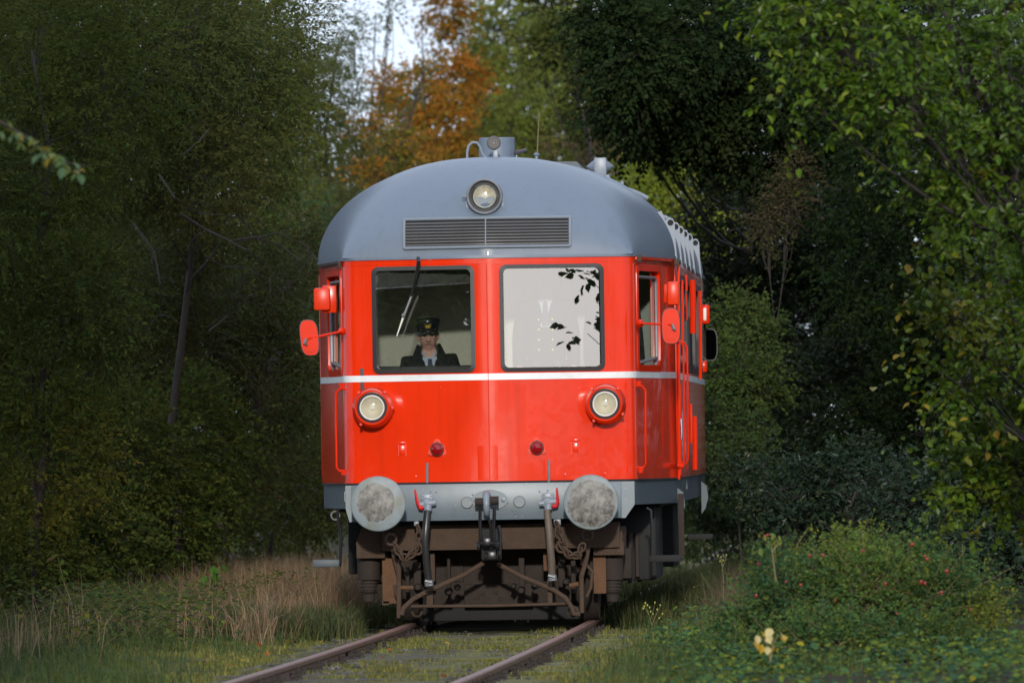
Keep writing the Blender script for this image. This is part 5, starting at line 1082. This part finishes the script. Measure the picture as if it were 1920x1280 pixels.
for i in range(60):
    f = rg.random(); k = min(len(tw)-2, int(f*(len(tw)-1))); p = tw[k].lerp(tw[k+1], f*(len(tw)-1)-k)
    q = bpy.data.objects.new('leaf', rg.choice(LT)); COL.objects.link(q); q.parent = TWR; q.matrix_parent_inverse = Matrix.Translation(-Vector(TB))
    q.location = p+Vector((rg.uniform(-.03, .03), rg.uniform(-.05, .05), rg.uniform(-.05, .03))); s = rg.uniform(.045, .08); q.scale = (s, s, s); q.rotation_euler = (rg.uniform(.2, 1.3), rg.uniform(-.6, .6), rg.uniform(-2.5, 2.5))
# beech bough that the right windscreen mirrors
BT = (6.6, -12.5, gz(6.6, -12.5))
bl_ = [(np.array((5.55, -12.5, 3.02)), np.array((.34, .4, .13))), (np.array((5.5, -12.5, 2.52)), np.array((.38, .4, .17))), (np.array((6.9, -12.5, 3.6)), np.array((1.0, 1.1, 1.0))), (np.array((7.0, -12.5, 2.2)), np.array((.9, 1.0, .8)))]
tree('beech_tree', 'beech bough just outside the right edge, mirrored in the windscreen', 'tree', BT, bl_, 260, 8, .28, .115, HRD, .035, 4, 25, near=True, width=.6, group='trees along the right side of the track')
# unseen trees added outside the frame to shade the car sides and darken reflections
def tall(name, label, x, y, src=None, seed=40, h=11.0, r=3.0):
    b_ = (x, y, gz(x, y))
    if src is None:
        rng_ = np.random.default_rng(seed); lb_ = [(np.array((x+rng_.uniform(-1, 1)*r*.5, y+rng_.uniform(-1, 1)*r*.5, z)), np.array((r*.62, r*.62, r*.5))) for z in np.linspace(1.6, h, 11)]
        return tree(name, label, 'tree', b_, lb_, 3200, 12, .8, .21, DKG, .2, 10, seed, group='added shade trees beside the track outside the picture')[0]
    o_ = src.copy(); COL.objects.link(o_); o_.location = b_; o_['label'] = label
    for ch_ in src.children: c_ = ch_.copy(); COL.objects.link(c_); c_.parent = o_; c_.matrix_parent_inverse = ch_.matrix_parent_inverse.copy()
    return o_
T0 = tall('beech_tree', 'added shade beech standing left of the track outside the picture, nearest the cab', -7.6, -6)
for (lb, x, y) in (('added shade beech outside the left edge, between the cab and the birch', -8.2, -15), ('added shade beech outside the left edge behind the birch', -8.6, -24), ('added shade beech behind the left trees, level with the rear of the railcar', -7.4, 20), ('added shade beech behind the left trees, beyond the rear of the railcar', -8.6, 30), ('added shade beech deep in the wood at the left', -8.2, 42), ('added shade beech deep in the wood at the right', 8.4, 32), ('added shade beech at the far end of the wood at the right', 8.6, 45), ('added shade beech far outside the left edge, second row near the birch', -11.5, -21), ('added shade beech far outside the left edge, second row behind the birch', -13, -32),
                   ('added shade beech outside the right edge beside the cab', 8.2, 3), ('added shade beech outside the right edge beside the middle of the railcar', 8.6, 12), ('added shade beech outside the right edge beside the rear of the railcar', 8.6, 21)): tall('beech_tree', lb, x, y, T0)
# taller unseen trees added to shade the forest; low sun passes between them
def big(name, label, x, y, src=None, seed=60, n=4200):
    b_ = (x, y, gz(x, y))
    if src is None:
        rng_ = np.random.default_rng(seed); lb_ = [(np.array((x+rng_.uniform(-1.3, 1.3), y+rng_.uniform(-1.5, 1.5), z)), np.array((1.9, 2.3, 1.5))) for z in np.linspace(1.4, 24, 18)]
        return tree(name, label, 'tree', b_, lb_, n, 12, .9, .26, DKG, .25, 10, seed, group='added shade trees beside the track outside the picture')[0]
    o_ = src.copy(); COL.objects.link(o_); o_.location = b_; o_['label'] = label; o_.rotation_euler = (0, 0, PI)
    for ch_ in src.children: c_ = ch_.copy(); COL.objects.link(c_); c_.parent = o_; c_.matrix_parent_inverse = ch_.matrix_parent_inverse.copy()
    return o_
B0 = big('beech_tree', 'very tall added beech left of the line, between the camera and the railcar', -2.75, -60)
big('beech_tree', 'very tall added beech right of the line, between the camera and the railcar', 8.5, -60, B0)
big('beech_tree', 'second very tall added beech left of the line, nearer the camera', -3.2, -70, B0); big('beech_tree', 'second very tall added beech right of the line, nearer the camera', 10.2, -66, B0)
# the wood beyond the curve
rngw = np.random.default_rng(90); lbs = []
for px in range(-160, 2100, 72):
    for py in range(-160, 1000, 95):
        if 590 < px < 860 and py < 290: continue
        if 520 < px < 900 and py < 60: continue
        y = rngw.uniform(112, 135); lbs.append((P3(px+rngw.uniform(-30, 30), py+rngw.uniform(-40, 40), y), np.array((1.0, 1.2, 1.0))))
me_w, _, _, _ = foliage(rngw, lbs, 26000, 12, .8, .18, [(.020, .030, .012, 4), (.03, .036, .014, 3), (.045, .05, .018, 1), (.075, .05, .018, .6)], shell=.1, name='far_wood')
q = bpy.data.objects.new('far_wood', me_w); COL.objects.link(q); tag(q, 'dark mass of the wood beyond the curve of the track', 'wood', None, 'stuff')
# rose bush
RB = spot(1620, -17)
rb = [lobe(1620, 1110, -17, .55, .45, .32), lobe(1500, 1130, -17, .42, .4, .30), lobe(1740, 1130, -17, .42, .4, .28), lobe(1420, 1190, -17, .36, .4, .28), lobe(1820, 1200, -17, .34, .4, .28), lobe(1560, 1220, -18, .55, .4, .28), lobe(1720, 1230, -18, .5, .4, .28), lobe(1890, 1260, -18, .3, .4, .18), lobe(1370, 1250, -18, .3, .35, .16), lobe(1460, 1070, -16, .22, .3, .14), lobe(1800, 1110, -16, .25, .3, .16), lobe(1600, 1050, -16, .3, .3, .14), lobe(1700, 1060, -16, .25, .3, .12)]
RBR, rbC, rbE = tree('rose_bush', 'sprawling green rose bush dotted with red hips in the lower right foreground', 'bush', RB, rb, 4600, 15, .24, .038, ROS, .02, 380, 26, droop=.0, near=False, width=.62, shell=.5, bark=STEM)
inv = Matrix.Translation(-Vector(RB))
hm = MB().lathe([(.0, -.017), (.010, -.015), (.016, -.004), (.015, .007), (.008, .014), (.003, .016), (.006, .021), (.0, .018)], (0, 0, 0), axis=(0, 0, -1), n=10)
hip0 = None
for (px, py) in ((1543, 1040), (1518, 1041), (1618, 1032), (1660, 1094), (1727, 1090), (1734, 1093), (1474, 1090), (1501, 1096), (1423, 1057), (1418, 1116), (1566, 1124), (1540, 1160), (1532, 1170), (1545, 1166), (1765, 1110), (1738, 1048), (1734, 1042), (1686, 1155), (1682, 1150), (1712, 1192), (1726, 1194), (1862, 1212), (1858, 1218), (1868, 1216), (1795, 1231), (1439, 1003), (1434, 1006), (1710, 1020), (1775, 1070), (1820, 1142)):
    if hip0 is None: hip0 = hm.build('rose_hip', HIP, RBR); q = hip0
    else: q = bpy.data.objects.new('rose_hip', hip0.data); COL.objects.link(q); q.parent = RBR
    q.matrix_parent_inverse = inv; q.location = P(px, py, -17.62); s = rg.uniform(.55, .85); q.scale = (s, s, s); q.rotation_euler = (rg.uniform(-.5, .5), rg.uniform(-.5, .5), 0)
def sprig(name, label, cat, base, stems, leaves, metas, size, stem_m=STEM, seed=1, group=None):
    """a small plant: stems are pixel paths at the depth of its base, leaves are pixel places"""
    r_ = random.Random(seed); root = tag(empty(name, base), label, cat, group); inv_ = Matrix.Translation(-Vector(base)); y = base[1]
    mb_ = MB()
    for pts in stems: mb_.tube([Vector(P(a, b, y)) for a, b in pts], [.006-.004*i/(len(pts)-1) for i in range(len(pts))], 5)
    s_ = mb_.build('stem', stem_m, root); s_.matrix_parent_inverse = inv_
    for (px, py) in leaves:
        q_ = bpy.data.objects.new('leaf', r_.choice(metas)); COL.objects.link(q_); q_.parent = root; q_.matrix_parent_inverse = inv_
        q_.location = P(px, py, y-.02-r_.random()*.05); sc = size*r_.uniform(.8, 1.2); q_.scale = (sc, sc, sc); q_.rotation_euler = (r_.uniform(.5, 1.5), r_.uniform(-.6, .6), r_.uniform(-1.4, 1.4))
    return root
LPY = [lone_leaf('leaf', c, .85, LEAF) for c in ((.52, .38, .03), (.46, .34, .06), (.55, .46, .22), (.42, .27, .03))]
LPG = [lone_leaf('leaf', c, .62, GLOSSY) for c in ((.06, .12, .02), (.09, .14, .04), (.16, .20, .09), (.05, .10, .02))]
LLG = [lone_leaf('leaf', c, .6, LEAF) for c in ((.12, .17, .05), (.16, .18, .04), (.09, .14, .045), (.30, .25, .03))]
b0 = atz(1440, 1240, -.15); sprig('seedling', 'low seedling with big pale yellow leaves in front of the rose bush', 'plant', (P(1440, 1240, -24.5)[0], -24.5, P(1440, 1240, -24.5)[2]), [((1445, 1240), (1440, 1210), (1425, 1190)), ((1445, 1235), (1450, 1205), (1460, 1188))], ((1425, 1182), (1440, 1190), (1412, 1202), (1462, 1184), (1455, 1206), (1438, 1212), (1428, 1206), (1448, 1178), (1470, 1190), (1418, 1190)), LPY, .062, seed=2)
b0 = atz(1090, 1277, -.16); sprig('seedling', 'green seedling with a few pale leaves beside the right rail', 'plant', (b0.x, b0.y, -.2), [((1090, 1277), (1092, 1262), (1085, 1250)), ((1090, 1277), (1100, 1262), (1106, 1250))], ((1078, 1258), (1070, 1264), (1088, 1252), (1095, 1247), (1102, 1256), (1108, 1262), (1098, 1268), (1085, 1268), (1106, 1248), (1092, 1262)), LPG, .075, seed=3)
b0 = atz(1160, 1220, -.16); sprig('seedling', 'tiny leafy seedling further along the right rail', 'plant', (b0.x, b0.y, -.2), [((1160, 1222), (1158, 1210), (1150, 1205))], ((1148, 1208), (1156, 1203), (1166, 1210), (1160, 1216), (1150, 1216), (1172, 1216)), LPG, .055, seed=4)
sprig('rose_shoot', 'lone leaf-topped rose shoot rising above the bush beside the railcar', 'plant', (P(1450, 1090, -17.9)[0], -17.9, P(1450, 1090, -17.9)[2]), [((1455, 1090), (1450, 1050), (1446, 1022), (1430, 1008)), ((1448, 1035), (1458, 1020), (1462, 1004))], ((1410, 1026), (1418, 1018), (1424, 1008), (1432, 1002), (1442, 1000), (1452, 1002), (1460, 1004), (1456, 1014), (1446, 1016), (1436, 1018), (1426, 1026), (1420, 1032), (1462, 1010), (1440, 1010)), LLG, .055, seed=5)
sprig('maple_seedling', 'small bright green sapling in the dry grass left of the track', 'plant', (P(395, 1130, 3)[0], 3, P(395, 1130, 3)[2]), [((390, 1130), (392, 1100), (400, 1070), (412, 1062))], ((408, 1066), (415, 1060), (400, 1072), (392, 1078), (386, 1084), (396, 1086), (404, 1076), (388, 1108), (380, 1080), (394, 1110), (402, 1060), (384, 1092)), [lone_leaf('leaf', c, .9, LEAF) for c in ((.06, .14, .02), (.05, .11, .02))], .085, seed=6)
sprig('oak_seedling', 'spindly brown and green sapling at the lower left under the willow', 'plant', (P(125, 1150, -2)[0], -2, P(125, 1150, -2)[2]), [((128, 1150), (122, 1100), (112, 1060), (108, 1040))], ((100, 1045), (112, 1038), (118, 1048), (106, 1040), (118, 1070), (112, 1080), (126, 1095), (130, 1110), (118, 1076), (122, 1118)), [lone_leaf('leaf', c, .6, LEAF) for c in ((.09, .13, .02), (.14, .08, .04), (.11, .12, .02))], .075, seed=7)
# flowering weeds
BUD = mat('yellow_bud', (.30, .32, .05), .7, var=.3)
def weed(name, label, pts_list, y, buds, seed, r=.0028, bm_=BUD):
    base = Vector(P(*pts_list[0][0], y)); root = tag(empty(name, base), label, 'weed'); inv_ = Matrix.Translation(-base); mb_ = MB(); bd = MB(); r_ = random.Random(seed)
    for pts in pts_list: mb_.tube([Vector(P(a, b, y+r_.uniform(-.05, .05))) for a, b in pts], [r*(1-.6*i/(len(pts)-1)) for i in range(len(pts))], 5)
    s_ = mb_.build('stem', STEM, root); s_.matrix_parent_inverse = inv_
    if buds:
        for (a, b) in buds: bd.lathe([(.0, -.010), (.006, -.004), (.0065, .004), (.0, .011)], P(a, b, y), axis=(0, 0, 1), n=8)
        f_ = bd.build('flower_heads', bm_, root); f_.matrix_parent_inverse = inv_; f_['kind'] = 'stuff'
yw = atz(1224, 1205, -.16).y
weed('groundsel', 'spindly weed with small yellow buds to the right of the rails', [((1224, 1205), (1222, 1170), (1216, 1150), (1210, 1132)), ((1222, 1172), (1230, 1152), (1238, 1136)), ((1220, 1160), (1226, 1140), (1228, 1130)), ((1222, 1180), (1234, 1160), (1242, 1152)), ((1217, 1152), (1212, 1142), (1206, 1138))], yw, [(1210, 1130), (1208, 1136), (1214, 1134), (1238, 1134), (1232, 1142), (1228, 1129), (1242, 1150), (1236, 1158), (1220, 1146), (1224, 1150), (1206, 1140), (1218, 1138)], 1)
weed('seed_stalk', 'thin weed stalks with tiny white heads between the rails before the railcar', [((978, 1182), (977, 1160), (974, 1148)), ((977, 1170), (968, 1164), (962, 1160)), ((978, 1172), (985, 1160), (988, 1156)), ((978, 1165), (980, 1154), (981, 1148))], atz(978, 1185, -.16).y, [(974, 1148), (962, 1160), (966, 1163), (988, 1157), (984, 1160), (981, 1150), (969, 1158), (990, 1164)], 2, .0022, CREAM)
weed('dry_stalk', 'single tall grass stalk right of the yellow budded weed', [((1250, 1185), (1247, 1160), (1241, 1117))], atz(1250, 1190, -.16).y, None, 3, .003)
weed('wild_lettuce', 'tall pale green stalk in front of the right step', [((1357, 1125), (1356, 1080), (1352, 1040)), ((1356, 1062), (1352, 1050), (1346, 1042)), ((1356, 1060), (1360, 1050), (1362, 1040))], -6, [(1352, 1044), (1350, 1052), (1354, 1058), (1346, 1042), (1362, 1040), (1356, 1050)], 4, .004)
weed('dry_stalk', 'lone thin dry stalk left of the track', [((325, 1205), (325, 1170), (324, 1105))], atz(325, 1208, -.16).y, None, 5, .003)

# ------------------------------------------------------------------ grass and ground cover
def blades(name, label, X, Y, h, wd, pal, seed, lean=.35, curve=.5, m=GRASSM, z=None):
    rng = np.random.default_rng(seed); n = len(X); Z = ground_z(X, Y)-.01 if z is None else z
    a = rng.uniform(0, 2*PI, n); d = np.stack([np.cos(a), np.sin(a), np.zeros(n)], 1); H = h*rng.uniform(.55, 1.2, n); ln = np.abs(rng.normal(0, lean, n))
    B = np.stack([X, Y, Z], 1); up = np.array([0, 0, 1.]); sd = np.stack([-np.sin(a), np.cos(a), np.zeros(n)], 1)
    rr = rng.uniform(-1.2, 1.2, n); sd = sd*np.cos(rr)[:, None]+d*np.sin(rr)[:, None]
    M_ = B+(up*.55+d*(ln*.3)[:, None])*H[:, None]; T = B+(up*(1-.35*np.minimum(ln, 1))[:, None]+d*(ln*(1+curve)*.75)[:, None])*H[:, None]
    w = wd*rng.uniform(.6, 1.3, n)[:, None]*.5
    V_ = np.stack([B-sd*w, B+sd*w, M_+sd*w*.75, M_-sd*w*.75, T], 1).reshape(-1, 3); o = np.arange(n)[:, None]*5
    F_ = np.concatenate([o+[0, 1, 2], o+[0, 2, 3], o+[3, 2, 4]], 1).reshape(-1, 3)
    t = np.clip(pick(rng, pal, n)*rng.uniform(.7, 1.3, (n, 1)), .003, 1)
    ob = bpy.data.objects.new(name, np_mesh(name, V_, F_, np.repeat(t, 5, 0), m)); COL.objects.link(ob); return tag(ob, label, name.replace('_', ' '), None, 'stuff')
rng = np.random.default_rng(77)
def patch(n, x0, x1, y0, y1): return rng.uniform(x0, x1, n), rng.uniform(y0, y1, n)
def clump(n, cx, cy, sx, sy): return rng.normal(cx, sx, n), rng.normal(cy, sy, n)
def cat_(*ps): return np.concatenate([p[0] for p in ps]), np.concatenate([p[1] for p in ps])
MOSS = [(.15, .15, .03, 4), (.10, .12, .03, 3), (.20, .17, .05, 2), (.08, .075, .03, 1)]
GRN = [(.05, .085, .02, 4), (.07, .10, .025, 3), (.11, .11, .03, 1.5), (.035, .06, .025, 2)]
DRY = [(.23, .145, .085, 4), (.19, .12, .07, 3), (.28, .20, .12, 2), (.12, .11, .05, 1)]
def tufts(n, k, x0, x1, y0, y1, s):
    cx, cy = patch(k, x0, x1, y0, y1); i = rng.integers(0, k, n); return cx[i]+rng.normal(0, s, n), cy[i]+rng.normal(0, s*1.6, n)
X, Y = cat_(tufts(6500, 150, -.68, .72, -28, 1.0, .06), tufts(4200, 60, -.62, .66, -27, -.5, .08), tufts(12000, 200, .86, 2.0, -28, 3, .08), tufts(16000, 260, -2.6, -.86, -28, 8, .08), tufts(2500, 14, -.66, -.35, -6, -1, .08))
blades('moss_grass', 'short yellow green grass and moss between and beside the rails', X, Y, .055, .012, MOSS, 1, .5)
X, Y = cat_(tufts(22000, 340, -5.2, -1.5, -27, 14, .14), tufts(9000, 120, -2.6, -1.25, 0, 20, .12), tufts(9000, 150, 1.3, 3.2, -26, 12, .12), tufts(9000, 90, 1.3, 3.6, 6, 45, .2), tufts(2500, 60, .84, 1.5, 2.5, 34, .06))
blades('meadow_grass', 'long green grass along both sides of the track', X, Y, .17, .008, GRN, 2, .75)
X, Y = cat_(clump(15000, at(510, 1040, 14).x, 14, .40, 7), tufts(7000, 60, at(370, 1040, 8).x, at(640, 1040, 8).x, 2, 26, .14), tufts(900, 16, at(300, 1100, 0).x, at(560, 1100, 0).x, -4, 4, .10), tufts(150, 7, at(20, 1100, -8).x, at(170, 1100, -8).x, -12, -4, .12))
blades('dry_grass', 'tall pinkish tan dry grass left of the railcar step', X, Y, .50, .0062, [(.25, .155, .09, 4), (.20, .13, .08, 3), (.32, .24, .14, 2.5), (.10, .11, .04, 1.5)], 3, .75, .9)
X, Y = cat_(clump(3200, at(1600, 950, -9).x, -9, .35, 2.5), clump(1200, at(1390, 1050, -3).x, -3, .14, 3))
blades('dry_grass', 'thin brown dry grass behind the rose bush on the right', X, Y, .55, .006, [(.12, .085, .05, 3), (.09, .07, .035, 3), (.16, .12, .06, 1)], 4, .35, .6)
X, Y = cat_(tufts(9000, 120, .86, 1.45, 1.5, 34, .07), tufts(2500, 60, -.5, .6, 7, 40, .12), tufts(5000, 60, 1.2, 3.4, 26, 62, .15))
blades('tall_grass', 'tall shaded grass hiding the right rail beside and behind the railcar', X, Y, .27, .009, [(.035, .055, .016, 3), (.06, .07, .02, 2), (.10, .085, .035, 1)], 12, .5, .6)
X, Y = cat_(tufts(5200, 7, at(430, 1120, -1).x, at(480, 1120, -1).x, -2, 0, .10), tufts(3000, 8, at(560, 1150, 0).x, at(640, 1150, 0).x, -3, 4, .1))
blades('sedge', 'dark green arching sedge tufts left of the track', X, Y, .30, .010, [(.04, .06, .02, 3), (.07, .075, .025, 2), (.12, .09, .04, 1)], 5, .7, .8)
def cover(name, label, X, Y, hmax, size, pal, seed, near=False, m=LEAF, width=.7):
    r_ = np.random.default_rng(seed); n = len(X); Z = ground_z(X, Y)+hmax*r_.random(n)**1.5
    a = r_.uniform(0, 2*PI, n); D = np.stack([np.cos(a), np.sin(a), r_.normal(0, .3, n)], 1); N = np.stack([r_.normal(0, .4, n), r_.normal(0, .4, n)-.3, np.ones(n)], 1)
    V_, F_, k = leaf_geo(np.stack([X, Y, Z], 1), D, N, size*r_.uniform(.5, 1.3, n), width, near); t = np.clip(pick(r_, pal, n)*r_.uniform(.7, 1.3, (n, 1)), .003, 1)
    ob = bpy.data.objects.new(name, np_mesh(name, V_, F_, np.repeat(t, k, 0), m)); COL.objects.link(ob); return tag(ob, label, name.replace('_', ' '), None, 'stuff')
X, Y = cat_(tufts(4200, 60, at(120, 1120, 2).x, at(470, 1120, 2).x, -4, 12, .16), tufts(6500, 34, at(-40, 1150, -6).x, at(320, 1150, -6).x, -9, 8, .20), tufts(2600, 30, at(200, 1150, 0).x, at(470, 1150, 0).x, -5, 8, .13))
cover('undergrowth', 'low leafy undergrowth below the left trees', X, Y, .42, .055, DKG+[(.06, .09, .02, 2), (.10, .075, .03, 1)], 6)
X, Y = cat_(tufts(4200, 60, at(1290, 1270, -22).x, at(1960, 1270, -22).x, -29, -19, .12), tufts(3500, 40, at(1300, 1100, -4).x, at(1420, 1100, -4).x, -14, 6, .15), tufts(3500, 40, at(1450, 950, 0).x, at(1920, 950, 0).x, -6, 8, .25), tufts(5000, 60, at(1340, 950, 20).x, at(1900, 950, 20).x, 6, 40, .3))
cover('undergrowth', 'low green leafy plants around the foot of the rose bush', X, Y, .22, .05, ROS+[(.05, .08, .02, 2)], 7, near=True)
X, Y = cat_(patch(1700, -3.0, 2.2, -28, 4)); cover('leaf_litter', 'small brown and yellow leaf bits scattered over the moss', X, Y, .012, .030, [(.12, .06, .03, 3), (.20, .12, .03, 2), (.08, .05, .03, 3), (.22, .20, .10, 1)], 8)
X, Y = cat_(patch(3800, -1.5, 1.7, -28, 2)); keep = np.abs(np.abs(X-.045)-.7525) < .5; r2_ = np.random.default_rng(9)
# stones of the ballast showing through
Xs, Ys = X[keep], Y[keep]; n = len(Xs); C_ = np.stack([Xs, Ys, ground_z(Xs, Ys)+.003], 1); sz = r2_.uniform(.012, .032, n)
oct_ = np.array([[1, 0, 0], [0, 1, 0], [-1, 0, 0], [0, -1, 0], [0, 0, .7], [0, 0, -.7]], float); V_ = (C_[:, None]+oct_[None]*sz[:, None, None]*r2_.uniform(.6, 1.3, (n, 6, 1))).reshape(-1, 3); o = np.arange(n)[:, None]*6
F_ = np.concatenate([o+list(f) for f in ((0, 1, 4), (1, 2, 4), (2, 3, 4), (3, 0, 4), (1, 0, 5), (2, 1, 5), (3, 2, 5), (0, 3, 5))], 1).reshape(-1, 3)
t = np.repeat(np.clip(pick(r2_, [(.13, .12, .105, 3), (.09, .085, .075, 3), (.17, .15, .14, 1)], n)*r2_.uniform(.7, 1.3, (n, 1)), 0, 1), 6, 0)
q = bpy.data.objects.new('gravel', np_mesh('gravel', V_, F_, t, GRASSM)); COL.objects.link(q); tag(q, 'grey ballast stones showing through the moss along the rails', 'gravel', None, 'stuff')
# single fallen leaves
FL = {}
for nm, c in (('red', (.22, .035, .018)), ('orange', (.34, .12, .03)), ('yellow', (.38, .24, .05)), ('brown', (.13, .062, .03))): FL[nm] = lone_leaf('fallen_leaf', c, .75, LEAF)
seen_l = {}
for (px, py, c) in ((713, 1240, 'red'), (886, 1233, 'red'), (736, 1225, 'brown'), (833, 1217, 'yellow'), (862, 1172, 'brown'), (482, 1217, 'red'), (502, 1231, 'orange'), (454, 1245, 'yellow'), (434, 1220, 'red'), (832, 1276, 'red'), (913, 1276, 'brown'), (735, 1228, 'orange'), (143, 1240, 'orange'), (236, 1240, 'brown'), (370, 1212, 'yellow'), (435, 1259, 'orange'), (1014, 1237, 'red'), (1030, 1243, 'brown'), (1207, 1158, 'orange'), (324, 1172, 'yellow'), (820, 1245, 'brown'), (905, 1205, 'brown'), (545, 1213, 'orange')):
    p = atz(px, py, -.12); d = p.x-tx(p.y)
    side = 'between the rails' if abs(d) < .75 else 'left of the left rail' if d < -.75 and d > -1.9 else 'in long grass far left' if d < 0 else 'right of the right rail'
    dist = 'close before the railcar' if py < 1215 else 'midway to the bottom edge' if py < 1242 else 'near the bottom edge'
    lb = f'{c} fallen leaf lying {side}, {dist}'
    if lb in seen_l: continue
    seen_l[lb] = 1; q = bpy.data.objects.new('fallen_leaf', FL[c]); COL.objects.link(q)
    q.location = (p.x, p.y, gz(p.x, p.y)+.03); s = rg.uniform(.055, .08); q.scale = (s, s, s); q.rotation_euler = (rg.uniform(.4, 1.1), rg.uniform(-.4, .4), rg.uniform(-1.5, 1.5))
    tag(q, lb, 'leaf', 'single fallen leaves around the track')
